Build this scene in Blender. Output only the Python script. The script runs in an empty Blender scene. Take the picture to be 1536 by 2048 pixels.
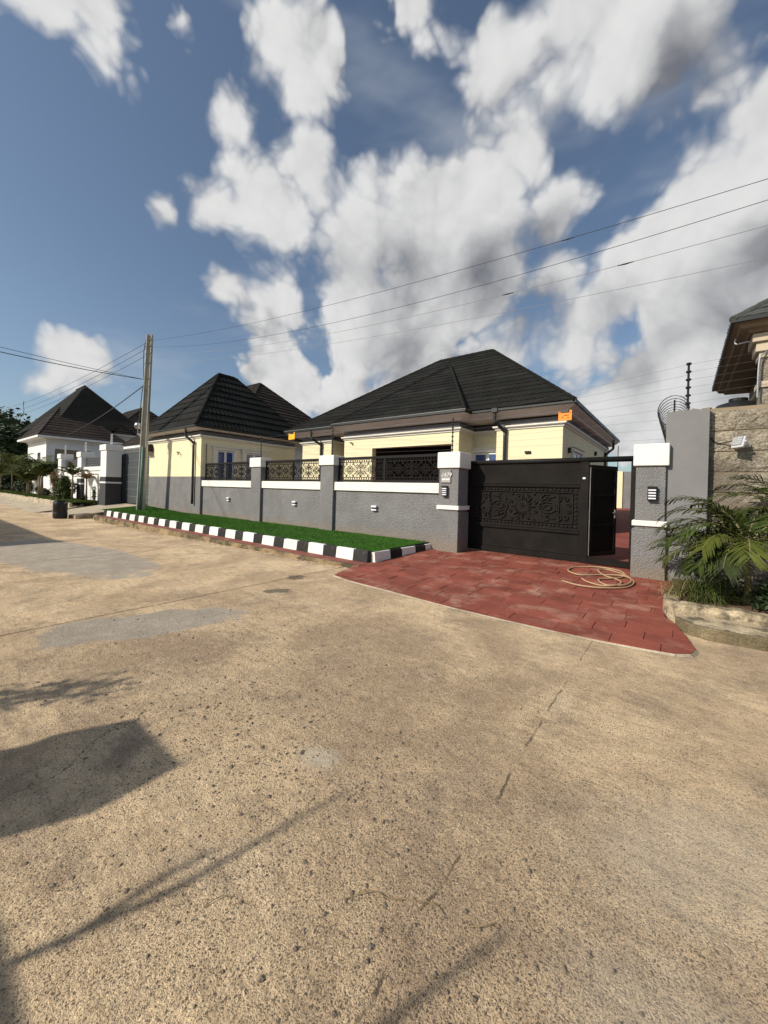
import bpy, bmesh, math, random
from mathutils import Vector, Matrix, noise
random.seed(11)
SC = bpy.context.scene
COL = SC.collection
PI = math.pi
rad = math.radians
V = Vector

# ------------------------------------------------------------------ camera
CAMZ = 1.75
cam_d = bpy.data.cameras.new('camera')
cam = bpy.data.objects.new('camera', cam_d)
COL.objects.link(cam)
cam_d.sensor_fit = 'HORIZONTAL'
cam_d.sensor_width = 36.0
cam_d.lens = 36.0 * 767.0 / 1536.0
cam_d.shift_y = -41.0 / 1536.0
cam_d.clip_start = 0.05
cam_d.clip_end = 3000
yaw, pitch, roll = rad(127.79), rad(-0.1), rad(-1.64)
fw = V((math.cos(pitch) * math.cos(yaw), math.cos(pitch) * math.sin(yaw), math.sin(pitch)))
rt = fw.cross(V((0, 0, 1))).normalized()
dn = fw.cross(rt)
c_, s_ = math.cos(roll), math.sin(roll)
r2 = rt * c_ + dn * s_
d2 = dn * c_ - rt * s_
cam.matrix_world = Matrix(((r2.x, -d2.x, -fw.x, 0), (r2.y, -d2.y, -fw.y, 0), (r2.z, -d2.z, -fw.z, CAMZ), (0, 0, 0, 1)))
SC.camera = cam
SC.render.resolution_x = 768
SC.render.resolution_y = 1024

# ------------------------------------------------------------------ sun and sky
SUN_AZ, SUN_EL = rad(64), rad(34.5)          # direction the light travels
sd = V((math.cos(SUN_AZ) * math.cos(SUN_EL), math.sin(SUN_AZ) * math.cos(SUN_EL), -math.sin(SUN_EL)))
sun_d = bpy.data.lights.new('sun', 'SUN')
sun_d.energy = 5.0
sun_d.angle = rad(0.6)
sun_d.color = (1.0, 0.91, 0.77)
sun = bpy.data.objects.new('sun', sun_d)
COL.objects.link(sun)
sun.rotation_euler = sd.to_track_quat('-Z', 'Y').to_euler()
sun.location = (-20, -30, 40)

world = bpy.data.worlds.new('World')
SC.world = world
world.use_nodes = True
SKY_STRENGTH = 0.1
BLOBS = [(-0.579,0.601,0.551,0.186,1.00),(-0.676,0.491,0.549,0.132,1.00),(-0.733,0.407,0.545,0.080,0.90),(-0.444,0.710,0.547,0.168,1.00),(-0.325,0.734,0.596,0.122,1.00),(-0.254,0.728,0.637,0.070,1.00),(-0.578,0.509,0.638,0.095,0.90),(-0.541,0.455,0.708,0.091,0.80),(-0.545,0.386,0.744,0.089,0.75),(-0.656,0.374,0.656,0.070,0.62),(-0.608,0.672,0.424,0.167,1.00),(-0.506,0.776,0.377,0.138,0.90),(-0.726,0.533,0.435,0.089,0.90),(-0.220,0.799,0.560,0.097,1.00),(-0.366,0.799,0.476,0.155,1.00),(-0.787,0.325,0.524,0.042,0.60),(0.058,0.854,0.517,0.133,1.10),(-0.012,0.895,0.446,0.153,1.10),(-0.100,0.903,0.419,0.135,1.00),(0.070,0.809,0.584,0.070,1.00),(-0.192,0.912,0.363,0.150,1.00),(-0.001,0.956,0.294,0.156,1.00),(0.100,0.924,0.369,0.133,1.05),(-0.337,0.886,0.317,0.124,0.90),(-0.074,0.975,0.209,0.125,0.95),(0.041,0.985,0.167,0.103,0.90),(-0.111,0.670,0.734,0.127,1.00),(-0.252,0.624,0.740,0.063,0.90),(-0.006,0.721,0.693,0.073,0.75),(-0.346,0.534,0.771,0.074,0.60),(-0.709,0.165,0.686,0.083,0.75),(-0.637,0.252,0.728,0.050,0.50),(-0.721,0.107,0.685,0.093,0.85),(0.026,0.772,0.634,0.076,0.50),(-0.214,0.863,0.457,0.116,0.90),(-0.375,0.666,0.645,0.052,0.50),(-0.686,0.393,0.612,0.058,0.60),(-0.716,0.524,0.462,0.093,0.75),(-0.795,0.441,0.416,0.050,0.55),(-0.768,0.539,0.345,0.067,0.50),(-0.951,0.213,0.224,0.073,0.85),(-0.966,0.190,0.177,0.059,0.70),(-0.762,0.596,0.252,0.112,0.90),(-0.683,0.689,0.243,0.098,0.80),(-0.610,0.759,0.230,0.087,0.60),]
_r = random.Random(5)
for k in range(6):                           # the same broken cloud all round the sky
    while True:
        a_, e_ = _r.uniform(0, 2 * PI), _r.uniform(0.2, 1.1)
        d_ = V((math.cos(a_) * math.cos(e_), math.sin(a_) * math.cos(e_), math.sin(e_)))
        if d_.dot(fw) < 0.35:
            break
    BLOBS.append((d_.x, d_.y, d_.z, _r.uniform(.15, .3), .95))


def blob_group(rmin=0.):
    """soft masses of the clouds, placed by direction"""
    g = bpy.data.node_groups.new('cloud_masses', 'ShaderNodeTree')
    g.interface.new_socket('Vector', in_out='INPUT', socket_type='NodeSocketVector')
    g.interface.new_socket('Value', in_out='OUTPUT', socket_type='NodeSocketFloat')
    N, L = g.nodes, g.links
    gi = N.new('NodeGroupInput')
    go = N.new('NodeGroupOutput')
    acc = None
    for (x, y, z, r, w) in BLOBS:
        if r < rmin: continue
        d = N.new('ShaderNodeVectorMath'); d.operation = 'DISTANCE'
        L.new(gi.outputs[0], d.inputs[0]); d.inputs[1].default_value = (x, y, z)
        m = N.new('ShaderNodeMath'); m.operation = 'MULTIPLY_ADD'
        L.new(d.outputs['Value'], m.inputs[0]); m.inputs[1].default_value = -w / (1.12 * r); m.inputs[2].default_value = w
        if acc is None:
            acc = m.outputs[0]
        else:
            a = N.new('ShaderNodeMath'); a.operation = 'SMOOTH_MAX'
            a.inputs[2].default_value = .3
            L.new(acc, a.inputs[0]); L.new(m.outputs[0], a.inputs[1]); acc = a.outputs[0]
    L.new(acc, go.inputs[0])
    return g


def build_world():
    nt = world.node_tree
    N, L = nt.nodes, nt.links
    N.clear()
    k = 1 / SKY_STRENGTH

    def vmath(op, a, c=None, d=None):
        n = N.new('ShaderNodeVectorMath'); n.operation = op
        for i, q in enumerate((a, c, d)):
            if q is None: continue
            if isinstance(q, tuple): n.inputs[i].default_value = q
            else: L.new(q, n.inputs[i])
        return n.outputs[0]

    def fmath(op, a, c=None, d=None, clamp=False):
        n = N.new('ShaderNodeMath'); n.operation = op; n.use_clamp = clamp
        for i, q in enumerate((a, c, d)):
            if q is None: continue
            if isinstance(q, (int, float)): n.inputs[i].default_value = q
            else: L.new(q, n.inputs[i])
        return n.outputs[0]

    def mrange(v, a, c, lo=0., hi=1.):
        n = N.new('ShaderNodeMapRange'); n.interpolation_type = 'SMOOTHSTEP'
        L.new(v, n.inputs['Value'])
        for key, q in (('From Min', a), ('From Max', c), ('To Min', lo), ('To Max', hi)):
            if isinstance(q, (int, float)): n.inputs[key].default_value = q
            else: L.new(q, n.inputs[key])
        return n.outputs[0]

    def mixc(f, A, B):
        n = N.new('ShaderNodeMix'); n.data_type = 'RGBA'
        L.new(f, n.inputs['Factor'])
        for key, q in (('A', A), ('B', B)):
            if isinstance(q, tuple): n.inputs[key].default_value = q + (1,)
            else: L.new(q, n.inputs[key])
        return n.outputs['Result']

    def tex_noise(v, scale, detail, rough=.55, dist=0.):
        n = N.new('ShaderNodeTexNoise')
        n.inputs['Scale'].default_value = scale; n.inputs['Detail'].default_value = detail
        n.inputs['Roughness'].default_value = rough; n.inputs['Distortion'].default_value = dist
        L.new(v, n.inputs['Vector']); return n

    def puffs(v, detail):
        n = N.new('ShaderNodeTexVoronoi'); n.feature = 'F1'
        n.inputs['Scale'].default_value = 5.5; n.inputs['Detail'].default_value = detail
        n.inputs['Roughness'].default_value = .53; n.inputs['Lacunarity'].default_value = 2.2
        L.new(v, n.inputs['Vector']); return n.outputs['Distance']

    out = N.new('ShaderNodeOutputWorld')
    bg = N.new('ShaderNodeBackground')
    bg.inputs['Strength'].default_value = SKY_STRENGTH
    L.new(bg.outputs[0], out.inputs[0])
    sky = N.new('ShaderNodeTexSky')
    sky.sky_type = 'NISHITA'
    sky.sun_disc = False
    sky.sun_elevation = SUN_EL
    sky.sun_rotation = math.atan2(-sd.x, -sd.y)
    sky.air_density = 1.0
    sky.dust_density = 1.4
    sky.ozone_density = 1.3
    hs = N.new('ShaderNodeHueSaturation')
    hs.inputs['Saturation'].default_value = .88
    hs.inputs['Value'].default_value = 1.1
    tint = vmath('MULTIPLY', sky.outputs[0], (.85, .97, 1.03))
    L.new(tint, hs.inputs['Color'])
    tc = N.new('ShaderNodeTexCoord')
    vec = tc.outputs['Generated']
    wn = tex_noise(vec, 3.4, 3)
    fine = tex_noise(vec, 16., 3, .6)
    warp = vmath('MULTIPLY_ADD', vmath('SUBTRACT', wn.outputs['Color'], (.5, .5, .5)), (.14,) * 3, vec)
    warp2 = vmath('MULTIPLY_ADD', vmath('SUBTRACT', fine.outputs['Color'], (.5, .5, .5)), (.022,) * 3, warp)
    masses = blob_group()
    g1 = N.new('ShaderNodeGroup'); g1.node_tree = masses
    L.new(warp, g1.inputs[0])
    g2 = N.new('ShaderNodeGroup'); g2.node_tree = blob_group(.105)
    L.new(vmath('ADD', warp, (-.085, -.075, .075)), g2.inputs[0])
    p0 = puffs(warp2, 3)
    p1 = puffs(vmath('ADD', warp2, (-.012, -.010, .014)), 1)
    f = fmath('MULTIPLY_ADD', p0, -.70, fmath('ADD', g1.outputs[0], .735))
    # broad breaks so the masses do not fill in solid
    f = fmath('ADD', f, fmath('MULTIPLY_ADD', wn.outputs['Fac'], .50, -.25))
    soft = mrange(tex_noise(vec, 2.2, 2).outputs[0], .38, .60, .12, .42)
    cover = mrange(f, .18, fmath('ADD', soft, .18))
    under = mrange(g2.outputs[0], .22, 1.1)
    relief = fmath('MULTIPLY', fmath('SUBTRACT', p1, p0), mrange(g1.outputs[0], .05, .6, 1.4, .5))
    lit = fmath('ADD', fmath('SUBTRACT', 1., fmath('MULTIPLY', under, .74)), relief, clamp=False)
    lit = mrange(lit, -.05, 1.1)
    cloud = mixc(lit, (.17 * k, .18 * k, .21 * k), (.80 * k, .80 * k, .795 * k))
    # thin high veil
    mp = N.new('ShaderNodeMapping'); mp.inputs['Scale'].default_value = (1.6, 1.6, 5.)
    L.new(vec, mp.inputs['Vector'])
    veil = mrange(tex_noise(mp.outputs[0], 1.5, 4, .55).outputs[0], .50, .80, 0., .40)
    base = mixc(veil, hs.outputs[0], (.60 * k, .63 * k, .67 * k))
    L.new(mixc(cover, base, cloud), bg.inputs['Color'])
    world.cycles.sampling_method = 'MANUAL'
    world.cycles.sample_map_resolution = 512


build_world()
SC.view_settings.view_transform = 'Standard'
SC.view_settings.look = 'None'
SC.view_settings.gamma = 1
SC.view_settings.exposure = -0.05
SC.view_settings.use_curve_mapping = False
SC.cycles.max_bounces = 4
SC.cycles.diffuse_bounces = 2
SC.cycles.glossy_bounces = 2

# ------------------------------------------------------------------ materials
MATS = {}


def mat(name, col, rough=.85, var=.12, vscale=2.5, bump=0.0, bscale=50, bdist=.01, metal=0., spec=.3, rnd=0., fine=.0,
        fscale=120, stain=None, sscale=.7, sth=(.5, .7), emit=None, bdetail=3, coat=0., splash=None):
    m = bpy.data.materials.new(name)
    m.use_nodes = True
    N, L = m.node_tree.nodes, m.node_tree.links
    b = N['Principled BSDF']
    b.inputs['Roughness'].default_value = rough
    b.inputs['Metallic'].default_value = metal
    b.inputs['Specular IOR Level'].default_value = spec
    tc = N.new('ShaderNodeTexCoord')
    vec = tc.outputs['Object']
    n = N.new('ShaderNodeTexNoise'); n.inputs['Scale'].default_value = vscale; n.inputs['Detail'].default_value = 6
    n.inputs['Roughness'].default_value = .6
    L.new(vec, n.inputs['Vector'])
    mr = N.new('ShaderNodeMapRange'); L.new(n.outputs[0], mr.inputs['Value'])
    mr.inputs['From Min'].default_value = .3; mr.inputs['From Max'].default_value = .7
    mx = N.new('ShaderNodeMix'); mx.data_type = 'RGBA'
    mx.inputs['A'].default_value = tuple(c * (1 - var) for c in col) + (1,)
    mx.inputs['B'].default_value = tuple(min(1, c * (1 + var)) for c in col) + (1,)
    L.new(mr.outputs[0], mx.inputs['Factor'])
    cur = mx.outputs['Result']
    if fine:
        fn = N.new('ShaderNodeTexNoise'); fn.inputs['Scale'].default_value = fscale; fn.inputs['Detail'].default_value = 3
        L.new(vec, fn.inputs['Vector'])
        fr = N.new('ShaderNodeMapRange'); L.new(fn.outputs[0], fr.inputs['Value'])
        fr.inputs['From Min'].default_value = .35; fr.inputs['From Max'].default_value = .65
        fr.inputs['To Min'].default_value = 1 - fine; fr.inputs['To Max'].default_value = 1 + fine
        mm = N.new('ShaderNodeVectorMath'); mm.operation = 'SCALE'
        L.new(cur, mm.inputs[0]); L.new(fr.outputs[0], mm.inputs['Scale']); cur = mm.outputs[0]
    if stain:
        sn = N.new('ShaderNodeTexNoise'); sn.inputs['Scale'].default_value = sscale; sn.inputs['Detail'].default_value = 8
        sn.inputs['Roughness'].default_value = .65
        L.new(vec, sn.inputs['Vector'])
        sr = N.new('ShaderNodeMapRange'); sr.interpolation_type = 'SMOOTHSTEP'; L.new(sn.outputs[0], sr.inputs['Value'])
        sr.inputs['From Min'].default_value = sth[0]; sr.inputs['From Max'].default_value = sth[1]
        sm = N.new('ShaderNodeMix'); sm.data_type = 'RGBA'
        L.new(sr.outputs[0], sm.inputs['Factor']); L.new(cur, sm.inputs['A']); sm.inputs['B'].default_value = tuple(stain) + (1,)
        cur = sm.outputs['Result']
    if splash:          # mud thrown up from the ground
        sp = N.new('ShaderNodeSeparateXYZ'); L.new(vec, sp.inputs[0])
        pn = N.new('ShaderNodeTexNoise'); pn.inputs['Scale'].default_value = 5; pn.inputs['Detail'].default_value = 7; pn.inputs['Roughness'].default_value = .7
        L.new(vec, pn.inputs['Vector'])
        ad = N.new('ShaderNodeMath'); ad.operation = 'MULTIPLY_ADD'; L.new(pn.outputs[0], ad.inputs[0]); ad.inputs[1].default_value = -.9; L.new(sp.outputs[2], ad.inputs[2])
        pr0 = N.new('ShaderNodeMapRange'); pr0.interpolation_type = 'SMOOTHSTEP'; L.new(ad.outputs[0], pr0.inputs['Value'])
        pr0.inputs['From Min'].default_value = splash - .55; pr0.inputs['From Max'].default_value = splash - .1; pr0.inputs['To Min'].default_value = .65; pr0.inputs['To Max'].default_value = 0
        pm = N.new('ShaderNodeMix'); pm.data_type = 'RGBA'; L.new(pr0.outputs[0], pm.inputs['Factor']); L.new(cur, pm.inputs['A']); pm.inputs['B'].default_value = (.24, .19, .14, 1)
        cur = pm.outputs['Result']
    if rnd:
        oi = N.new('ShaderNodeObjectInfo')
        rr = N.new('ShaderNodeMapRange'); L.new(oi.outputs['Random'], rr.inputs['Value'])
        rr.inputs['To Min'].default_value = 1 - rnd; rr.inputs['To Max'].default_value = 1 + rnd
        mm = N.new('ShaderNodeVectorMath'); mm.operation = 'SCALE'
        L.new(cur, mm.inputs[0]); L.new(rr.outputs[0], mm.inputs['Scale']); cur = mm.outputs[0]
    L.new(cur, b.inputs['Base Color'])
    if bump:
        bn = N.new('ShaderNodeTexNoise'); bn.inputs['Scale'].default_value = bscale; bn.inputs['Detail'].default_value = bdetail
        L.new(vec, bn.inputs['Vector'])
        bp = N.new('ShaderNodeBump'); bp.inputs['Strength'].default_value = bump; bp.inputs['Distance'].default_value = bdist
        L.new(bn.outputs[0], bp.inputs['Height']); L.new(bp.outputs[0], b.inputs['Normal'])
    if coat:
        b.inputs['Coat Weight'].default_value = coat
    if emit:
        b.inputs['Emission Color'].default_value = tuple(emit[:3]) + (1,); b.inputs['Emission Strength'].default_value = emit[3]
    MATS[name] = m
    return m


def road_mat():
    m = bpy.data.materials.new('weathered_concrete_road')
    m.use_nodes = True
    N, L = m.node_tree.nodes, m.node_tree.links
    b = N['Principled BSDF']
    b.inputs['Roughness'].default_value = .92
    b.inputs['Specular IOR Level'].default_value = .2
    tc = N.new('ShaderNodeTexCoord'); vec = tc.outputs['Object']

    def nz(scale, detail=6, rough=.6, dist=0., v=vec):
        n = N.new('ShaderNodeTexNoise'); n.inputs['Scale'].default_value = scale; n.inputs['Detail'].default_value = detail
        n.inputs['Roughness'].default_value = rough; n.inputs['Distortion'].default_value = dist
        L.new(v, n.inputs['Vector']); return n

    def mr(src, a, c, lo=0., hi=1., smooth=True):
        r = N.new('ShaderNodeMapRange'); r.interpolation_type = 'SMOOTHSTEP' if smooth else 'LINEAR'
        L.new(src, r.inputs['Value']); r.inputs['From Min'].default_value = a; r.inputs['From Max'].default_value = c
        r.inputs['To Min'].default_value = lo; r.inputs['To Max'].default_value = hi; return r.outputs[0]

    def mixc(f, A, B):
        x = N.new('ShaderNodeMix'); x.data_type = 'RGBA'
        if isinstance(f, float): x.inputs['Factor'].default_value = f
        else: L.new(f, x.inputs['Factor'])
        for s, q in (('A', A), ('B', B)):
            if isinstance(q, tuple): x.inputs[s].default_value = q + (1,)
            else: L.new(q, x.inputs[s])
        return x.outputs['Result']

    def math2(op, a, c):
        x = N.new('ShaderNodeMath'); x.operation = op
        for i, q in enumerate((a, c)):
            if isinstance(q, (int, float)): x.inputs[i].default_value = q
            else: L.new(q, x.inputs[i])
        return x.outputs[0]

    # broad tone: ochre cement film, buff, pinkish where the sand shows
    base = mixc(mr(nz(.55, 7, .62, .6).outputs[0], .36, .64), (.50, .368, .238), (.78, .595, .38))
    base = mixc(mr(nz(1.5, 6, .72, .3).outputs[0], .47, .72), base, (.43, .325, .225))
    base = mixc(mr(nz(.8, 6, .7, 1.).outputs[0], .54, .74, 0, .75), base, (.76, .61, .42))
    # directional drag marks along the road
    mp = N.new('ShaderNodeMapping'); mp.inputs['Scale'].default_value = (2.2, 14, 1); L.new(vec, mp.inputs['Vector'])
    base = mixc(mr(nz(1.2, 6, .65, .3, mp.outputs[0]).outputs[0], .48, .70, 0, .5), base, (.37, .275, .18))
    # where the film has worn off the stone shows
    sep = N.new('ShaderNodeSeparateXYZ'); L.new(vec, sep.inputs[0])

    shared = nz(1.6, 5, .65)
    shared2 = nz(7., 4, .65)

    def ell(cx, cy, rx, ry, rot=0., d=.35, soft=.25, nscale=1.2):
        n = shared2 if nscale > 2 else shared
        dx = math2('SUBTRACT', sep.outputs[0], cx); dy = math2('SUBTRACT', sep.outputs[1], cy)
        c, s = math.cos(rot), math.sin(rot)
        u = math2('ADD', math2('MULTIPLY', dx, c / rx), math2('MULTIPLY', dy, s / rx))
        w = math2('ADD', math2('MULTIPLY', dx, -s / ry), math2('MULTIPLY', dy, c / ry))
        q = math2('SQRT', math2('ADD', math2('MULTIPLY', u, u), math2('MULTIPLY', w, w)), 0)
        q = math2('ADD', q, math2('MULTIPLY', math2('SUBTRACT', n.outputs[0], .5), d * 2))
        return mr(q, 1 - soft, 1 + soft, 1, 0)

    worn = math2('MAXIMUM', ell(-3.4, 2.8, 2.9, 1.7, .35, .5, .45), mr(nz(.45, 5).outputs[0], .5, .68))
    worn = math2('MAXIMUM', worn, ell(-.6, 1.9, 1.5, 1.1, .3, .4, .5))
    # stones of three sizes
    stone_f = None
    cols = None
    for sc_, th, sp in ((44, .29, .42), (84, .35, .54), (150, .42, .68)):
        vo = N.new('ShaderNodeTexVoronoi'); vo.inputs['Scale'].default_value = sc_; vo.inputs['Randomness'].default_value = 1
        wv = N.new('ShaderNodeVectorMath'); wv.operation = 'MULTIPLY_ADD'
        nn = nz(sc_ * 1.4, 2)
        L.new(nn.outputs['Color'], wv.inputs[0]); wv.inputs[1].default_value = (.4 / sc_,) * 3; L.new(vec, wv.inputs[2])
        L.new(wv.outputs[0], vo.inputs['Vector'])
        sx = N.new('ShaderNodeSeparateColor'); L.new(vo.outputs['Color'], sx.inputs[0])
        # some cells only, more of them where worn
        keep = mr(math2('ADD', sx.outputs[0], math2('MULTIPLY', worn, .58)), 1.02 - .42 * sp, 1.07 - .42 * sp)
        f = math2('MULTIPLY', mr(vo.outputs['Distance'], th * .75, th, 1, 0), keep)
        tone = mixc(mr(sx.outputs[1], 0, 1, 0, 1, False), (.055, .046, .04), (.24, .185, .14))
        base = mixc(math2('MULTIPLY', f, .82), base, tone)
        stone_f = f if stone_f is None else math2('MAXIMUM', stone_f, f)
    # sand grain
    gs = N.new('ShaderNodeVectorMath'); gs.operation = 'SCALE'
    L.new(base, gs.inputs[0]); L.new(mr(nz(85, 4, .75).outputs[0], .30, .70, .66, 1.30, False), gs.inputs['Scale']); base = gs.outputs[0]
    gs = N.new('ShaderNodeVectorMath'); gs.operation = 'SCALE'
    L.new(base, gs.inputs[0]); L.new(mr(nz(9, 4, .7).outputs[0], .30, .70, .84, 1.16, False), gs.inputs['Scale']); base = gs.outputs[0]
    # cement repairs
    gray = mixc(mr(nz(3., 7, .7).outputs[0], .35, .7), (.33, .295, .25), (.45, .41, .355))
    pa = math2('MAXIMUM', ell(-13.6, 3.0, 4.3, 1.25, .08, .5, .08), ell(-5.85, 2.25, 1.35, .55, 1.15, .62, .1))
    base = mixc(math2('MULTIPLY', pa, .82), base, gray)
    pale = math2('MAXIMUM', ell(.15, 2.75, .65, .35, .9, .6, .6, 2.2), ell(.02, 1.75, .35, .3, .2, .5, .6, 2.2))
    base = mixc(math2('MULTIPLY', pale, .30), base, (.56, .50, .41))
    pale2 = ell(-2.03, 1.95, .14, .1, .3, .5, .7, 5)
    base = mixc(math2('MULTIPLY', pale2, .55), base, (.62, .56, .46))
    oil = math2('MAXIMUM', ell(-6.0, 4.55, .25, .15, .9, 1.0, .2, 4), ell(-6.65, 5.5, .2, .22, .5, 1.0, .2, 4))
    base = mixc(math2('MULTIPLY', oil, .75), base, (.10, .085, .07))
    # hairline crack
    cw = nz(2.2, 5, .6)
    cx = math2('ADD', sep.outputs[0], math2('MULTIPLY', math2('SUBTRACT', cw.outputs[0], .5), .16))
    cd = math2('ABSOLUTE', math2('ADD', cx, .9), 0)
    crack = math2('MULTIPLY', mr(cd, .004, .012, 1, 0), mr(nz(2.7, 3).outputs[0], .42, .55))
    c2 = math2('ABSOLUTE', math2('ADD', math2('ADD', sep.outputs[0], math2('MULTIPLY', math2('SUBTRACT', shared.outputs[0], .5), 1.1)), math2('ADD', math2('MULTIPLY', sep.outputs[1], .35), 3.0)), 0)
    crack2 = math2('MULTIPLY', mr(c2, .003, .010, 1, 0), mr(nz(1.3, 3).outputs[0], .50, .60))
    crack = math2('MAXIMUM', crack, crack2)
    base = mixc(math2('MULTIPLY', crack, .85), base, (.11, .085, .06))
    L.new(base, b.inputs['Base Color'])
    # relief
    h = math2('ADD', nz(120, 3, .75).outputs[0], math2('MULTIPLY', nz(24, 3, .7).outputs[0], 1.3))
    bp = N.new('ShaderNodeBump'); bp.inputs['Strength'].default_value = .9; bp.inputs['Distance'].default_value = .016
    L.new(h, bp.inputs['Height']); L.new(bp.outputs[0], b.inputs['Normal'])
    MATS['road'] = m
    return m


road_mat()
mat('earth', (.20, .145, .09), .95, .25, 1.2, .6, 12, .03)
mat('stucco', (.195, .194, .195), .9, .14, 1.5, .9, 24, .035, fine=.26, fscale=30, stain=(.235, .21, .2), sscale=.8, sth=(.52, .8), bdetail=2, splash=.25)
mat('stucco_rough', (.195, .194, .195), .9, .12, 1.5, .95, 30, .03, fine=.14, fscale=45, bdetail=2, stain=(.25, .235, .22), sscale=1.1, sth=(.55, .85), splash=.2)
mat('plain_render', (.20, .20, .20), .9, .1, 1.2, .25, 30, .006, stain=(.25, .235, .22), sscale=1., sth=(.55, .8))
mat('white_paint', (.80, .78, .72), .75, .05, 3, .2, 30, .006, stain=(.62, .57, .48), sscale=3.5, sth=(.6, .85))
mat('white_wall', (.74, .74, .73), .8, .04, 1.5, .1, 30, .004)
mat('cream', (.80, .715, .48), .8, .035, 1.2, .12, 25, .005)
mat('cream_moulding', (.78, .755, .68), .75, .04, 3)
mat('flare', (.64, .575, .55), .8, .06, 2)
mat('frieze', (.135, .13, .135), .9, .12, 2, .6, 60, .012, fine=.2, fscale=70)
mat('tile_black', (.0145, .0145, .013), .8, .25, 1.4, .45, 240, .003, spec=.10, rnd=.28, fine=.25, fscale=160)
mat('tile_brown', (.031, .024, .021), .78, .22, 1.4, .45, 240, .003, spec=.10, rnd=.25, fine=.25, fscale=160)
mat('tile_grey', (.062, .066, .062), .7, .2, 1.4, .3, 200, .003, rnd=.2)
mat('gutter', (.018, .019, .02), .45, .2, 6, spec=.45)
mat('gutter_lip', (.22, .225, .22), .5, .15, 5, spec=.45)
mat('iron', (.010, .0095, .009), .6, .3, 8, .25, 70, .003, spec=.2)
mat('gate_panel', (.012, .0105, .0095), .7, .3, 2.2, .15, 25, .004, spec=.12, stain=(.02, .014, .012), sscale=1.4)
mat('gate_relief', (.020, .0175, .016), .8, .2, 8, .2, 60, .003, spec=.1)
mat('red_paver', (.225, .062, .042), .78, .22, 2.2, .55, 38, .008, fine=.14, fscale=70, rnd=.13, stain=(.36, .195, .145), sscale=1.7, sth=(.48, .74))
mat('red_floor', (.22, .062, .048), .82, .2, 1.2, .35, 25, .006)
mat('red_strip', (.22, .075, .058), .85, .25, 3, .5, 30, .01, stain=(.33, .2, .13), sscale=2.2, sth=(.52, .7))
mat('grout', (.14, .05, .036), .95, .2, 4, .4, 60, .01)
mat('mossy_concrete', (.33, .245, .14), .95, .35, 3.2, .9, 14, .035, stain=(.085, .075, .045), sscale=1.6, sth=(.44, .62), fine=.25, fscale=40)
mat('pale_concrete', (.42, .36, .27), .93, .2, 2.2, .6, 26, .012, stain=(.23, .185, .125), sscale=1.5, sth=(.5, .7), fine=.15, fscale=50)
mat('planter_concrete', (.42, .345, .235), .95, .4, 5., .8, 22, .018, stain=(.12, .10, .07), sscale=3.4, sth=(.47, .62), fine=.25, fscale=45)
mat('step_concrete', (.155, .125, .075), .95, .4, 4., .9, 30, .02, stain=(.30, .22, .13), sscale=1.7, sth=(.55, .8), fine=.3, fscale=60)
mat('kerb_white', (.78, .77, .73), .8, .07, 7, .4, 30, .008, rnd=.05, stain=(.5, .45, .38), sscale=3, sth=(.66, .85))
mat('kerb_black', (.022, .022, .022), .7, .4, 7, .45, 30, .008, rnd=.4, stain=(.09, .085, .08), sscale=2.6, sth=(.5, .68))
mat('turf_base', (.022, .06, .010), .95, .25, 3)
mat('turf', (.058, .168, .017), .85, .25, 2., spec=.15)
mat('grass', (.075, .115, .022), .85, .35, 1.5, spec=.15)
mat('palm_leaf', (.034, .052, .011), .6, .4, 3, spec=.14, rnd=.25)
mat('palm_leaf_yellow', (.062, .075, .013), .6, .35, 4, spec=.14, rnd=.2)
mat('palm_verge', (.066, .085, .02), .6, .4, 3, spec=.14)
mat('palm_dry', (.20, .12, .045), .7, .35, 4)
mat('leaf_dark', (.022, .042, .012), .6, .45, 1.0, spec=.3)
mat('leaf_mid', (.055, .078, .018), .6, .45, 1.6, spec=.3)
mat('leaf_bronze', (.13, .085, .030), .6, .45, 1.6, spec=.3)
mat('leaf_grass', (.085, .115, .030), .6, .35, 5, spec=.3)
mat('straw', (.26, .19, .10), .8, .25, 5)
mat('bark', (.17, .13, .085), .9, .3, 12, .6, 30, .01)
mat('palm_stem', (.20, .175, .075), .75, .3, 9, .3, 30, .01, stain=(.3, .22, .14), sscale=5)
mat('pole_concrete', (.46, .435, .365), .9, .15, 2, .4, 40, .006, stain=(.27, .24, .17), sscale=1.5, sth=(.55, .75))
mat('pvc_green', (.13, .23, .20), .5, .1, 4)
mat('wire_dark', (.04, .04, .045), .6, .1, 3)
mat('wire_strand', (.22, .22, .225), .5, .1, 3, metal=.5)
mat('wire_pale', (.40, .41, .42), .45, .1, 3, metal=.6)
mat('insulator', (.02, .02, .02), .4, .1, 5)
mat('insulator_white', (.7, .7, .7), .4, .1, 5)
mat('lamp_black', (.012, .012, .014), .45, .2, 6)
mat('lamp_white', (.78, .79, .85), .5, .03, 6)
mat('orange_sign', (.85, .28, .03), .5, .06, 9)
mat('orange_print', (.30, .07, .005), .6, .1, 9)
mat('yellow_sign', (.85, .45, .03), .5, .06, 9)
mat('plaque_grey', (.22, .215, .205), .6, .08, 9)
mat('plaque_pale', (.36, .345, .33), .6, .05, 9)
mat('plaque_white', (.8, .79, .76), .6, .03, 9)
mat('upvc', (.74, .74, .75), .5, .03, 5)
mat('glass_blue', (.012, .048, .19), .10, .15, 1, spec=.8)
mat('glass_dark', (.012, .014, .02), .06, .1, 1, spec=.8)
mat('inside_shade', (.022, .016, .014), .9, .1, 1)  # shade inside the garage, put into the wall and ceiling colour
mat('hose', (.40, .27, .16), .6, .1, 9, spec=.35)
mat('barrel', (.012, .014, .015), .45, .2, 4, spec=.4)
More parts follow.
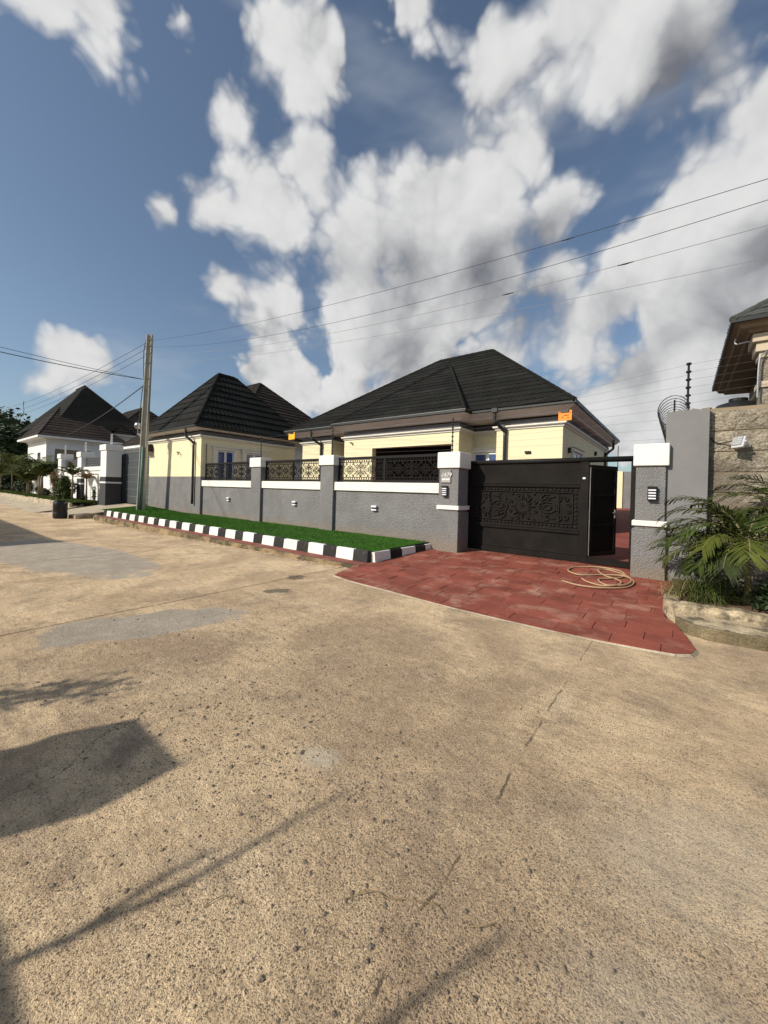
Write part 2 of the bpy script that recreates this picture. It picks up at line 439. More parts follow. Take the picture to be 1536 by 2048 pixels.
mat('stone_wall', (.25, .22, .17), .95, .32, 2.6, 1., 19, .05, fine=.34, fscale=30, rnd=.1, stain=(.17, .145, .115), sscale=.9, sth=(.45, .65))
mat('mortar', (.27, .215, .145), .95, .15, 5, .5, 40, .01)
mat('soil', (.13, .085, .05), .95, .35, 6, .9, 30, .02)
mat('tan_wall', (.23, .18, .13), .9, .1, 1.5)
mat('tan_trim', (.52, .44, .33), .8, .08, 2)
mat('tank_black', (.015, .016, .018), .4, .1, 3, spec=.4)
mat('flood_grey', (.50, .51, .52), .5, .08, 6, spec=.4)
mat('razor_steel', (.045, .045, .047), .5, .2, 8, metal=.4)
mat('galvanised', (.33, .33, .33), .5, .2, 8, metal=.5)
mat('gate_slate', (.055, .068, .075), .5, .12, 2, spec=.4)
mat('charcoal_paint', (.05, .05, .055), .75, .1, 2, .3, 40, .005)
mat('pebble', (.19, .155, .12), .9, .35, 20, .5, 120, .003)
mat('chrome', (.55, .55, .55), .25, .05, 5, metal=.9)

# ------------------------------------------------------------------ mesh helpers
WL = {}


class MB:
    def __init__(s):
        s.v = []; s.f = []

    def add(s, vs, fs):
        o = len(s.v); s.v += [tuple(p) for p in vs]; s.f += [tuple(i + o for i in f) for f in fs]; return s

    def hexa(s, p):      # bottom 0-3 ccw from above, top 4-7
        return s.add(p, [(3, 2, 1, 0), (4, 5, 6, 7), (0, 1, 5, 4), (1, 2, 6, 5), (2, 3, 7, 6), (3, 0, 4, 7)])

    def box(s, x0, x1, y0, y1, z0, z1):
        return s.hexa([(x0, y0, z0), (x1, y0, z0), (x1, y1, z0), (x0, y1, z0), (x0, y0, z1), (x1, y0, z1), (x1, y1, z1), (x0, y1, z1)])

    def face(s, pts):
        return s.add(pts, [tuple(range(len(pts)))])

    def prism(s, poly, z0, z1):
        n = len(poly)
        return s.add([(x, y, z0) for x, y in poly] + [(x, y, z1) for x, y in poly],
                     [tuple(range(n - 1, -1, -1)), tuple(range(n, 2 * n))] + [(i, (i + 1) % n, n + (i + 1) % n, n + i) for i in range(n)])

    def tube(s, pts, r, n=6, cap=True, closed=False):
        pts = [V(p) for p in pts]; m = len(pts); rings = []
        up = None
        for i in range(m):
            if closed: t = pts[(i + 1) % m] - pts[i - 1]
            else: t = pts[min(i + 1, m - 1)] - pts[max(i - 1, 0)]
            t.normalize()
            if up is None:
                up = V((0, 0, 1)) if abs(t.z) < .9 else V((1, 0, 0))
            a = t.cross(up)
            if a.length < 1e-5: a = t.cross(V((1, .3, 0)))
            a.normalize(); b = t.cross(a); up = -b if False else up
            rr = r[i] if isinstance(r, (list, tuple)) else r
            rings.append([pts[i] + (a * math.cos(2 * PI * k / n) + b * math.sin(2 * PI * k / n)) * rr for k in range(n)])
        vs = [p for R in rings for p in R]; fs = []
        for i in range(m if closed else m - 1):
            j = (i + 1) % m
            for k in range(n):
                fs.append((i * n + k, i * n + (k + 1) % n, j * n + (k + 1) % n, j * n + k))
        if cap and not closed:
            fs.append(tuple(range(n - 1, -1, -1))); fs.append(tuple((m - 1) * n + k for k in range(n)))
        return s.add(vs, fs)

    def lathe(s, c, prof, n=16):
        vs = []; fs = []
        for (r, z) in prof:
            vs += [(c[0] + r * math.cos(2 * PI * k / n), c[1] + r * math.sin(2 * PI * k / n), c[2] + z) for k in range(n)]
        for i in range(len(prof) - 1):
            for k in range(n):
                fs.append((i * n + k, i * n + (k + 1) % n, (i + 1) * n + (k + 1) % n, (i + 1) * n + k))
        fs.append(tuple(range(n - 1, -1, -1))); fs.append(tuple((len(prof) - 1) * n + k for k in range(n)))
        return s.add(vs, fs)

    def blob(s, c, r, n=8, m=5):
        prof = [(max(.001, math.sin(PI * i / m)), -math.cos(PI * i / m)) for i in range(m + 1)]
        rx, ry, rz = r if isinstance(r, (tuple, list)) else (r, r, r)
        vs = [(c[0] + rx * q * math.cos(2 * PI * k / n), c[1] + ry * q * math.sin(2 * PI * k / n), c[2] + rz * z) for q, z in prof for k in range(n)]
        fs = [(i * n + k, i * n + (k + 1) % n, (i + 1) * n + (k + 1) % n, (i + 1) * n + k) for i in range(m) for k in range(n)]
        return s.add(vs, fs)

    def mesh(s, name, material, bevel=0., smooth=False, segs=1):
        me = bpy.data.meshes.new(name)
        me.from_pydata(s.v, [], s.f)
        if bevel:
            bm = bmesh.new(); bm.from_mesh(me)
            bmesh.ops.remove_doubles(bm, verts=bm.verts, dist=1e-5)
            es = [e for e in bm.edges if len(e.link_faces) == 2 and e.calc_face_angle(0) > .5]
            bmesh.ops.bevel(bm, geom=es, offset=bevel, segments=segs, affect='EDGES', profile=.6)
            bm.to_mesh(me); bm.free()
        me.update()
        if smooth:
            for p in me.polygons: p.use_smooth = True
        me.materials.append(MATS[material] if isinstance(material, str) else material)
        return me

    def build(s, name, material, parent=None, bevel=0., smooth=False, segs=1, local=False, loc=None):
        return place(s.mesh(name, material, bevel, smooth, segs), name, parent, local, loc)


def place(me, name, parent=None, local=False, loc=None):
    o = bpy.data.objects.new(name, me); COL.objects.link(o)
    if loc is not None: o.location = loc
    WL[o.name] = V(loc) if loc is not None else V((0, 0, 0))
    if parent is not None:
        o.parent = parent
        if not local: o.matrix_parent_inverse = Matrix.Translation(-WL[parent.name])
        else: WL[o.name] = WL[o.name] + WL[parent.name]
    return o


def tag(o, label, cat, group=None):
    o['label'] = label; o['category'] = cat
    if group: o['group'] = group
    return o


def struct(o):
    o['kind'] = 'structure'; return o


def thing(name, label, cat, loc=(0, 0, 0), group=None):
    o = bpy.data.objects.new(name, None); COL.objects.link(o)
    o.location = loc; o.empty_display_size = .3; WL[o.name] = V(loc)
    return tag(o, label, cat, group)


def copy_tree(root, delta, label=None):
    r = root.copy(); COL.objects.link(r); r.location = V(root.location) + V(delta); WL[r.name] = V(r.location)
    if label: r['label'] = label
    for ch in list(root.children):
        c = ch.copy(); COL.objects.link(c); c.parent = r
        for g in list(ch.children):
            d = g.copy(); COL.objects.link(d); d.parent = c
    return r


def box(name, material, parent, x0, x1, y0, y1, z0, z1, bevel=.006):
    return MB().box(x0, x1, y0, y1, z0, z1).build(name, material, parent, bevel)


def offset_path(path, o):
    """open 2D path, offset to its left by o with mitres"""
    out = []
    n = len(path)
    for i in range(n):
        p = V(path[i])
        ds = []
        if i > 0: ds.append((p - V(path[i - 1])).normalized())
        if i < n - 1: ds.append((V(path[i + 1]) - p).normalized())
        ns = [V((-d.y, d.x)) for d in ds]
        if len(ns) == 1: m = ns[0]
        else:
            m = ns[0] + ns[1]; m = m / max(.2, 1 + ns[0].dot(ns[1]))
        out.append((p.x + m.x * o, p.y + m.y * o))
    return out


def sweep(mb, path, prof):
    """prof: list of (offset to the left of the path, z), closed section"""
    rows = [offset_path(path, o) for o, z in prof]
    n = len(path); m = len(prof); vs = []; fs = []
    for i in range(n):
        for j in range(m):
            vs.append((rows[j][i][0], rows[j][i][1], prof[j][1]))
    for i in range(n - 1):
        for j in range(m):
            k = (j + 1) % m
            fs.append((i * m + j, i * m + k, (i + 1) * m + k, (i + 1) * m + j))
    fs.append(tuple(range(m))); fs.append(tuple((n - 1) * m + j for j in range(m - 1, -1, -1)))
    return mb.add(vs, fs)


def roof_tiles(roof, poly, course, width, material, count=[0], wave=.012, lip=.035, maxn=300, name='roof_tile'):
    """metal tile sheets laid in courses on a convex slope; poly[0]->poly[1] is the eave"""
    P = [V(p) for p in poly]
    u = (P[1] - P[0]).normalized()
    n = u.cross(P[-1] - P[0]).normalized()
    v = n.cross(u)
    if n.z < 0: n = -n; v = -v if v.z < 0 else v
    if v.z < 0: v = -v
    Q = [((p - P[0]).dot(u), (p - P[0]).dot(v)) for p in P]

    def vr(x):
        hits = []
        for i in range(len(Q)):
            (a, b), (c, d) = Q[i], Q[(i + 1) % len(Q)]
            if abs(a - c) < 1e-9: continue
            t = (x - a) / (c - a)
            if -1e-6 <= t <= 1 + 1e-6: hits.append(b + t * (d - b))
        return (min(hits), max(hits)) if len(hits) > 1 else None
    umin = min(q[0] for q in Q); umax = max(q[0] for q in Q); vmax = max(q[1] for q in Q)
    j = 0
    made = 0
    while j * course < vmax - .03:
        v0, v1 = j * course, (j + 1) * course + .02
        x = umin - (width * .5 if j % 2 else 0) - width * .17 * (j % 3)
        while x < umax:
            a, b = max(x, umin + .01), min(x + width - .004, umax - .01)
            x += width
            if b - a < .06: continue
            k = max(2, int((b - a) / .12))
            rows = []
            for i in range(k + 1):
                uu = a + (b - a) * i / k
                r = vr(uu)
                if not r: continue
                lo, hi = max(v0, r[0]), min(v1, r[1])
                if hi - lo < .005: continue
                h = wave * math.sin(uu * 2 * PI / .24) + .004 * math.sin(uu * 7.1 + j)
                jit = .003 * math.sin(uu * 9.7 + j * 3.1)
                rows.append((P[0] + u * uu + v * (lo - .012 + jit) + n * (lip + h), P[0] + u * uu + v * hi + n * (.012 + h * .3), P[0] + u * uu + v * (lo - .006) + n * .004))
            if len(rows) < 2: continue
            mb = MB()
            m = len(rows)
            mb.add([q for r in rows for q in r], [(i * 3, (i + 1) * 3, (i + 1) * 3 + 1, i * 3 + 1) for i in range(m - 1)] + [(i * 3 + 2, (i + 1) * 3 + 2, (i + 1) * 3, i * 3) for i in range(m - 1)])
            mb.build(name, material, roof)
            made += 1
        j += 1
    return made


def text_mesh(txt, size, depth=.004):
    cu = bpy.data.curves.new('text', 'FONT'); cu.body = txt; cu.size = size; cu.extrude = depth; cu.align_x = 'CENTER'; cu.resolution_u = 3
    ob = bpy.data.objects.new('text', cu); COL.objects.link(ob)
    bpy.context.view_layer.update()
    me = bpy.data.meshes.new_from_object(ob.evaluated_get(bpy.context.evaluated_depsgraph_get()))
    bpy.data.objects.remove(ob); bpy.data.curves.remove(cu)
    return me

# ================================================================== GROUND, ROAD, DRIVE
def zroad(x, y):
    return -.2 + .0105 * max(-15., min(0., x + 6)) + .012 * noise.noise(V((x * .25, y * .35, 0)))


struct(MB().face([(-1500, -1500, -.75), (1500, -1500, -.75), (1500, 1500, -.75), (-1500, 1500, -.75)]).build('ground', 'earth'))
road = bpy.data.objects.new('road', None); COL.objects.link(road); WL['road'] = V((0, 0, 0)); struct(road)
bounds = [-160, -100, -70, -55, -43, -31, -25, -18.85, -12.75, -6.7, 6.2, 14, 30, 70]
jr = random.Random(3)
edges = [[(b + (jr.uniform(-.012, .012) if k else 0)) for k in range(61)] for b in bounds]
for i in range(len(bounds) - 1):
    mb = MB(); nx = 14; ny = 60
    y0, y1 = -4.3, 7.3
    vs = []
    for a in range(nx + 1):
        for c in range(ny + 1):
            xa = edges[i][c] + .015 if i else bounds[0]
            xb = edges[i + 1][c] - .015
            x = xa + (xb - xa) * a / nx; y = y0 + (y1 - y0) * c / ny
            vs.append((x, y, zroad(x, y)))
    fs = [(a * (ny + 1) + c, (a + 1) * (ny + 1) + c, (a + 1) * (ny + 1) + c + 1, a * (ny + 1) + c + 1) for a in range(nx) for c in range(ny)]
    # skirts so a joint has depth
    for side in (0, nx):
        base = len(vs)
        for c in range(ny + 1):
            p = vs[side * (ny + 1) + c]; vs.append((p[0], p[1], p[2] - .12))
        for c in range(ny):
            q = (side * (ny + 1) + c, side * (ny + 1) + c + 1, base + c + 1, base + c)
            fs.append(q if side == 0 else q[::-1])
    mb.add(vs, fs).build('road_slab', 'road', road, smooth=False)

# paved apron, laid stone by stone
drive = bpy.data.objects.new('driveway', None); COL.objects.link(drive); WL['driveway'] = V((0, 0, 0)); struct(drive)
OUT = [(-6.11, 6.14), (-5.51, 6.02), (-4.4, 5.95), (-3.05, 5.85), (-2.18, 5.84), (-1.45, 5.85), (-.82, 5.89), (-.32, 5.96), (-.02, 6.02), (.14, 6.14), (.19, 6.33),
       (.09, 6.79), (-.03, 7.28), (-.16, 7.52), (-.18, 7.94), (-.13, 8.54), (-.08, 9.33), (-.1, 10.2), (-.2, 11.04), (-5.2, 11.04), (-5.95, 10.32), (-6.14, 9.9), (-6.30, 7.53), (-6.38, 7.04)]


def zdrive(y):
    return min(0., -.2 * (10.9 - y) / 5.0)


def clip_poly(poly, a, b, keep_less, axis):
    out = []
    for i in range(len(poly)):
        p, q = poly[i], poly[(i + 1) % len(poly)]
        pi = (p[axis] <= a) if keep_less else (p[axis] >= a)
        qi = (q[axis] <= a) if keep_less else (q[axis] >= a)
        if pi: out.append(p)
        if pi != qi:
            t = (a - p[axis]) / (q[axis] - p[axis])
            out.append((p[0] + t * (q[0] - p[0]), p[1] + t * (q[1] - p[1])))
    return out


def lerp_top(poly, dz, z0):
    n = len(poly)
    return [(x, y, z0) for x, y in poly], [(x, y, zdrive(y) + dz) for x, y in poly]


def drape(poly, dz, depth, name, material, parent, bevel=0.):
    b, t = lerp_top(poly, dz, 0)
    n = len(poly)
    b = [(x, y, zdrive(y) + dz - depth) for x, y in poly]
    mb = MB().add(b + t, [tuple(range(n - 1, -1, -1)), tuple(range(n, 2 * n))] + [(i, (i + 1) % n, n + (i + 1) % n, n + i) for i in range(n)])
    return mb.build(name, material, parent, bevel)


drape(OUT, .014, .5, 'apron_base', 'grout', drive)
pr_ = random.Random(8)
row = 0
y = 5.6
INS = [(x * .995 - .012, yy) for x, yy in OUT]
while y < 11.1:
    hgt = .34
    x = -6.6 - (.31 if row % 2 else 0) - pr_.uniform(0, .15)
    while x < .6:
        w = pr_.choice((.56, .62, .68))
        g = .007
        q = OUT
        for (a, less, ax) in ((x + w - g * .6, True, 0), (x + g * .6, False, 0), (y + hgt - g, True, 1), (y + g, False, 1)):
            q = clip_poly(q, a, 0, less, ax)
            if len(q) < 3: break
        x += w
        if len(q) < 3: continue
        ar = abs(sum(q[i][0] * q[(i + 1) % len(q)][1] - q[(i + 1) % len(q)][0] * q[i][1] for i in range(len(q)))) / 2
        if ar < .012: continue
        drape(q, .026 + pr_.uniform(-.006, .008), .04, 'paver', 'red_paver', drive, 0)
    y += hgt
    row += 1

# a feathered lip of cement where the apron meets the road
lip = []
for i in range(11):
    x, yv = OUT[i]
    lip.append((x, yv))
mb = MB()
jl = random.Random(4)
for i in range(len(lip) - 1):
    (x0, y0), (x1, y1) = lip[i], lip[i + 1]
    for k in range(6):
        a, b = k / 6, (k + 1) / 6
        xa, ya, xb, yb = x0 + (x1 - x0) * a, y0 + (y1 - y0) * a, x0 + (x1 - x0) * b, y0 + (y1 - y0) * b
        dx, dy = x1 - x0, y1 - y0
        l = math.hypot(dx, dy); nx_, ny_ = dy / l, -dx / l
        wa = .035 + .02 * noise.noise(V((xa * 3, ya * 3, 0))); wb = .035 + .02 * noise.noise(V((xb * 3, yb * 3, 0)))
        za, zb = zdrive(ya) + .02, zdrive(yb) + .02
        mb.add([(xa, ya, za), (xa + nx_ * wa, ya + ny_ * wa, zroad(xa, ya) + .003), (xb + nx_ * wb, yb + ny_ * wb, zroad(xb, yb) + .003), (xb, yb, zb)], [(0, 1, 2, 3)])
struct(mb.build('apron_edge', 'pale_concrete'))

# yard behind the gate
yard = bpy.data.objects.new('yard_floor', None); COL.objects.link(yard); WL['yard_floor'] = V((0, 0, 0)); struct(yard)


def zyard(yv):
    return max(0., (yv - 11.) * .041)


yv = 11.06
while yv < 34:
    d = 1.5 + .06 * (yv - 11)
    mb = MB(); e = yv + d - .02
    mb.hexa([(-20, yv, -.4), (-.2, yv, -.4), (-.2, e, -.4), (-20, e, -.4), (-20, yv, zyard(yv) + .01), (-.2, yv, zyard(yv) + .01), (-.2, e, zyard(e) + .01), (-20, e, zyard(e) + .01)])
    mb.build('paved_bay', 'red_floor', yard)
    yv += d
box('bedding', 'grout', yard, -20, -.2, 11.06, 34, -.5, -.3, 0)

# step of the kerb: red topped concrete with a stained face
mb = MB(); n = 70
strip_front = []
for i in range(n + 1):
    x = -25.9 + (19.65) * i / n
    strip_front.append((x, 7.05 + .025 * math.sin(x * 1.7) + .02 * noise.noise(V((x * 2.3, 1, 0)))))
vs = []
for (x, yv) in strip_front:
    vs += [(x, yv - .015 + .03 * noise.noise(V((x * 3, 4, 0))), -.6), (x, yv - .02 * noise.noise(V((x * 4, 9, 0))), -.2), (x, yv, -.128), (x, yv + .03, -.118), (x, 7.8, -.118)]
fs = []
for i in range(n):
    for k in range(4):
        fs.append((i * 5 + k, (i + 1) * 5 + k, (i + 1) * 5 + k + 1, i * 5 + k + 1))
mb.add(vs, fs)
mb.add([(-25.9, 7.05, -.6), (-25.9, 7.8, -.6), (-25.9, 7.8, -.118), (-25.9, 7.05, -.118)], [(0, 1, 2, 3)])
step = struct(mb.build('kerb_step', 'mossy_concrete'))
mb = MB()
for i in range(n):
    (x0, a), (x1, b) = strip_front[i], strip_front[i + 1]
    wob = .05 * noise.noise(V((x0 * 1.9, 2, 0))); wob1 = .05 * noise.noise(V((x1 * 1.9, 2, 0)))
    mb.add([(x0, a + .07 + wob, -.113), (x1, b + .07 + wob1, -.113), (x1, 7.6, -.113), (x0, 7.6, -.113)], [(0, 1, 2, 3)])
mb.build('painted_ledge', 'red_strip', step)

# striped kerb
kerb = thing('striped_kerb', 'black and white painted kerb blocks edging the green turf bed', 'kerb', (-16, 7.6, -.12))


def kerb_mesh(L_, m):
    mb = MB()
    h, w = .30, .17
    mb.hexa([(-L_ / 2, 0, 0), (L_ / 2, 0, 0), (L_ / 2, w, 0), (-L_ / 2, w, 0), (-L_ / 2, .035, h), (L_ / 2, .035, h), (L_ / 2, w, h), (-L_ / 2, w, h)])
    return mb.mesh('kerb_block', m, .018, segs=2)


kw = kerb_mesh(.63, 'kerb_white'); kb = kerb_mesh(.49, 'kerb_black')
x = -6.34
i = 0
kr = random.Random(2)
while x > -25.7:
    L_ = .49 if i % 2 == 0 else .63
    o = place(kb if i % 2 == 0 else kw, 'kerb_block', kerb)
    o.location = (x - L_ / 2 - .004, 7.535 + kr.uniform(-.012, .012), -.12 + kr.uniform(-.008, .004)); o.rotation_euler.z = kr.uniform(-.012, .012); o.rotation_euler.x = kr.uniform(-.02, .02)
    x -= L_ + .008; i += 1
yv = 7.70
i = 0
while yv < 10.0:
    L_ = .63 if i % 2 == 0 else .49
    o = place(kw if i % 2 == 0 else kb, 'kerb_block', kerb)
    t = (yv - 7.6) / 2.4
    o.location = (-6.175 + .14 * t, yv + L_ / 2, -.14); o.rotation_euler.z = PI / 2 - .06
    yv += L_ + .008; i += 1


# turf bed
def zturf(x, yv):
    return .165 + .015 * (yv - 7.6) + .03 * max(0, -22 - x) * min(1, (yv - 7.6) / 2)


mb = MB(); nx, ny = 60, 8
vs = []
for a in range(nx + 1):
    for c in range(ny + 1):
        x = -27.2 + (27.2 - 6.28) * a / nx; yv = 7.69 + (10.3 - 7.69) * c / ny
        if a == nx: x += .13 * (yv - 7.7) / 2.4
        vs.append((x, yv, zturf(x, yv) + .008 * noise.noise(V((x, yv * 1.5, 3)))))
fs = [(a * (ny + 1) + c, (a + 1) * (ny + 1) + c, (a + 1) * (ny + 1) + c + 1, a * (ny + 1) + c + 1) for a in range(nx) for c in range(ny)]
struct(mb.add(vs, fs).build('turf_bed', 'turf_base', smooth=True))
mb = MB()
gr = random.Random(21)
vs = []; fs = []
for k in range(62000):
    t = gr.random() ** 1.25
    x = -6.25 - t * 20.5
    yv = gr.uniform(7.66, 10.26)
    z = zturf(x, yv)
    h = gr.uniform(.025, .05); a = gr.uniform(0, PI); w = .005 + .006 * t
    lx, ly = gr.uniform(-.02, .02), gr.uniform(-.02, .02)
    dx, dy = math.cos(a) * w, math.sin(a) * w
    o = len(vs)
    vs += [(x - dx, yv - dy, z - .01), (x + dx, yv + dy, z - .01), (x + lx, yv + ly, z + h)]
    fs.append((o, o + 1, o + 2))
tf = MB().add(vs, fs).build('turf', 'turf')
tag(tf, 'bright green artificial turf between the striped kerb and the grey wall', 'turf'); tf['kind'] = 'stuff'

# ================================================================== FRONT BOUNDARY WALL
wall = thing('boundary_wall', 'grey roughcast front wall with white topped pilasters behind the turf', 'wall', (-13, 10.3, 0))
box('wall_panel', 'stucco', wall, -20.25, -15.58, 10.27, 10.5, -.2, 1.72, 0)
box('wall_panel', 'stucco', wall, -14.88, -10.96, 10.27, 10.5, -.2, 1.72, 0)
box('wall_panel', 'stucco', wall, -10.30, -5.80, 10.27, 10.5, -.2, 1.72, 0)
for a, b in ((-20.38, -15.6), (-14.86, -10.98), (-10.28, -5.81)):
    box('coping', 'white_paint', wall, a, b, 10.2, 10.54, 1.722, 2.03, .008)
for a, b, ct in ((-15.60, -14.86, 3.08), (-10.98, -10.28, 3.03)):
    p = box('pilaster', 'stucco_rough', wall, a, b, 10.143, 10.62, -.2, 2.66, .008)
    box('pilaster_cap', 'white_paint', p, a - .06, b + .05, 10.09, 10.68, 2.66, ct, .012)


def gate_pillar(x0, x1, band, cap, label):
    t = thing('gate_pillar', label, 'pillar', ((x0 + x1) / 2, 10.45, 0))
    box('plinth', 'stucco_rough', t, x0 - .02, x1 + .01, 10.143, 10.85, -.25, band[0] - .06, .012)
    box('shaft', 'stucco_rough', t, x0 + .03, x1 - .025, 10.175, 10.82, band[0] - .06, cap[0], .01)
    box('band', 'white_paint', t, x0 - .02, x1 + .02, 10.13, 10.87, band[0], band[1], .01)
    box('cap', 'white_paint', t, x0 - .02, x1 + .03, 10.12, 10.87, cap[0], cap[1], .015)
    return t


gate_pillar(-5.82, -5.125, (1.245, 1.37), (2.48, 2.955), 'grey gate pillar with white cap carrying the house number')
gate_pillar(-.84, -.245, (1.14, 1.26), (2.46, 2.94), 'grey gate pillar with white cap beside the tall plain slab')


def wall_lamp(x, z, yv, label):
    t = thing('wall_lamp', label, 'lamp', (x, yv, z))
    w, h, d = .085, .15, .11
    MB().box(x - w, x + w, yv - .02, yv, z - h, z + h).build('backplate', 'lamp_black', t)
    MB().box(x - w * .8, x + w * .8, yv - d + .012, yv - .02, z - h * .85, z + h * .62).build('diffuser', 'lamp_white', t)
    MB().box(x - w, x + w, yv - d, yv - .02, z + h * .6, z + h).build('hood', 'lamp_black', t, .004)
    for k in range(4):
        zz = z - h + (2 * h * .8) * k / 4
        MB().box(x - w, x + w, yv - d, yv - .02, zz, zz + .024).build('louvre', 'lamp_black', t, .002)


wall_lamp(-5.565, 1.80, 10.175, 'black louvred wall lamp below the house number plaque')
wall_lamp(-.50, 1.862, 10.175, 'black louvred wall lamp on the right gate pillar')
lab = ('leftmost small black and white step light on the grey wall', 'middle small black and white step light on the grey wall', 'rightmost small black and white step light on the grey wall, nearest the gate')
for (x, z), l in zip(((-17.6, 1.13), (-12.58, 1.14), (-8.33, 1.15)), lab):
    t = thing('step_light', l, 'light', (x, 10.27, z), 'small step lights along the grey wall')
    MB().box(x - .11, x + .11, 10.17, 10.27, z + .02, z + .085).build('shade', 'lamp_white', t, .006)
    MB().box(x - .09, x + .09, 10.19, 10.27, z - .035, z + .018).build('body', 'lamp_black', t, .004)
    MB().box(x - .11, x + .11, 10.175, 10.27, z - .09, z - .037).build('shade', 'lamp_white', t, .006)

# number plaque
t = thing('house_number_plaque', 'small pale grey house number plaque on the left gate pillar', 'plaque', (-5.56, 10.17, 2.2))
MB().box(-5.71, -5.39, 10.145, 10.173, 2.04, 2.43).build('plate', 'plaque_grey', t, .004)
MB().box(-5.70, -5.40, 10.138, 10.144, 2.055, 2.215).build('lower_strip', 'plaque_pale', t)
me = text_mesh('1679', .165)
me.transform(Matrix.Rotation(PI / 2, 4, 'X')); me.transform(Matrix.Translation((-5.52, 10.142, 2.23))); me.materials.append(MATS['plaque_white'])
place(me, 'numerals', t)
me = text_mesh('No', .06)
me.transform(Matrix.Rotation(PI / 2, 4, 'X')); me.transform(Matrix.Translation((-5.675, 10.142, 2.23))); me.materials.append(MATS['plaque_white'])
place(me, 'numerals', t)
MB().box(-5.67, -5.56, 10.134, 10.137, 2.12, 2.165).build('print_line', 'plaque_white', t)
MB().box(-5.545, -5.43, 10.134, 10.137, 2.12, 2.165).build('print_line', 'plaque_white', t)

# ------------------------------------------------------------------ ironwork
def ribbon(mb, pts, w, d, closed=False):
    n = len(pts); vs = []
    for i in range(n):
        if closed: a, b = pts[i - 1], pts[(i + 1) % n]
        else: a, b = pts[max(0, i - 1)], pts[min(n - 1, i + 1)]
        tx, tz = b[0] - a[0], b[1] - a[1]; l = math.hypot(tx, tz) or 1
        nx_, nz_ = -tz / l * w / 2, tx / l * w / 2
        x, z = pts[i]
        vs += [(x + nx_, -d / 2, z + nz_), (x - nx_, -d / 2, z - nz_), (x - nx_, d / 2, z - nz_), (x + nx_, d / 2, z + nz_)]
    fs = []
    for i in range(n if closed else n - 1):
        j = (i + 1) % n
        for k in range(4):
            fs.append((i * 4 + k, i * 4 + (k + 1) % 4, j * 4 + (k + 1) % 4, j * 4 + k))
    mb.add(vs, fs)


def ring(cx, cz, rx, rz=None, n=12):
    rz = rz or rx
    return [(cx + rx * math.cos(2 * PI * k / n), cz + rz * math.sin(2 * PI * k / n)) for k in range(n)]


def spiral(cx, cz, r0, r1, a0, turns, n=18):
    return [(cx + (r0 + (r1 - r0) * k / n) * math.cos(a0 + turns * 2 * PI * k / n), cz + (r0 + (r1 - r0) * k / n) * math.sin(a0 + turns * 2 * PI * k / n)) for k in range(n + 1)]


def screen_pattern(w, h):
    mb = MB(); B, D = .016, .018
    hw, hh = w / 2, h / 2
    for s in (-1, 1):
        ribbon(mb, [(-hw, s * (hh - .105)), (hw, s * (hh - .105))], B, D)
        k = int(w / .105)
        for i in range(k):
            ribbon(mb, ring(-hw + w * (i + .5) / k, s * (hh - .052), w / k * .46, .05, 9), .013, D, True)
    hi = hh - .11
    cells = [(-w * .25), (w * .25)] if w > 1.5 else [0]
    cw = w / len(cells) / 2
    for cx in cells:
        ribbon(mb, ring(cx, 0, .05, None, 10), B, D, True)
        ribbon(mb, ring(cx, 0, .155, None, 18), .012, D, True)
        for k in range(8):
            a = k * PI / 4 + PI / 8
            ribbon(mb, [(cx + .05 * math.cos(a), .05 * math.sin(a)), (cx + .1 * math.cos(a - .3), .1 * math.sin(a - .3)), (cx + .15 * math.cos(a), .15 * math.sin(a)),
                        (cx + .1 * math.cos(a + .3), .1 * math.sin(a + .3))], .012, D, True)
        for s in (-1, 1):
            for q in (-1, 1):
                sx = cx + s * cw * .62
                ribbon(mb, [(cx + s * cw * .62 + s * p[0], q * p[1]) for p in spiral(0, hi * .52, .012, .085, 0, 1.3, 14)], B, D)
                ribbon(mb, [(cx + s * cw * .34, q * hi), (cx + s * cw * .42, q * hi * .55), (cx + s * cw * .75, q * hi * .2), (cx + s * cw, q * hi * .06)], B, D)
                ribbon(mb, [(cx + s * cw * .98, q * hi), (cx + s * cw * .86, q * hi * .62), (cx + s * cw * .93, q * hi * .3), (cx + s * cw, q * hi * .22)], B, D)
                ribbon(mb, [(cx + s * p[0], q * p[1]) for p in spiral(cw * .26, hi * .78, .008, .05, 1, 1.1, 10)], .012, D)
                ribbon(mb, ring(cx + s * cw * .86, q * hi * .45, .028, .055, 8), .011, D, True)
            ribbon(mb, ring(cx + s * cw * .5, 0, cw * .22, .07, 12), .013, D, True)
            ribbon(mb, ring(cx + s * cw * .5, 0, cw * .1, .03, 8), .011, D, True)
        ribbon(mb, [(cx, .155), (cx, hi)], .011, D); ribbon(mb, [(cx, -.155), (cx, -hi)], .011, D)
    for cx in ([-hw, 0, hw] if len(cells) == 2 else [-hw, hw]):
        ribbon(mb, [(cx * .985, -hi), (cx * .985, hi)], B, D)
    return mb.mesh('scrollwork', 'iron')


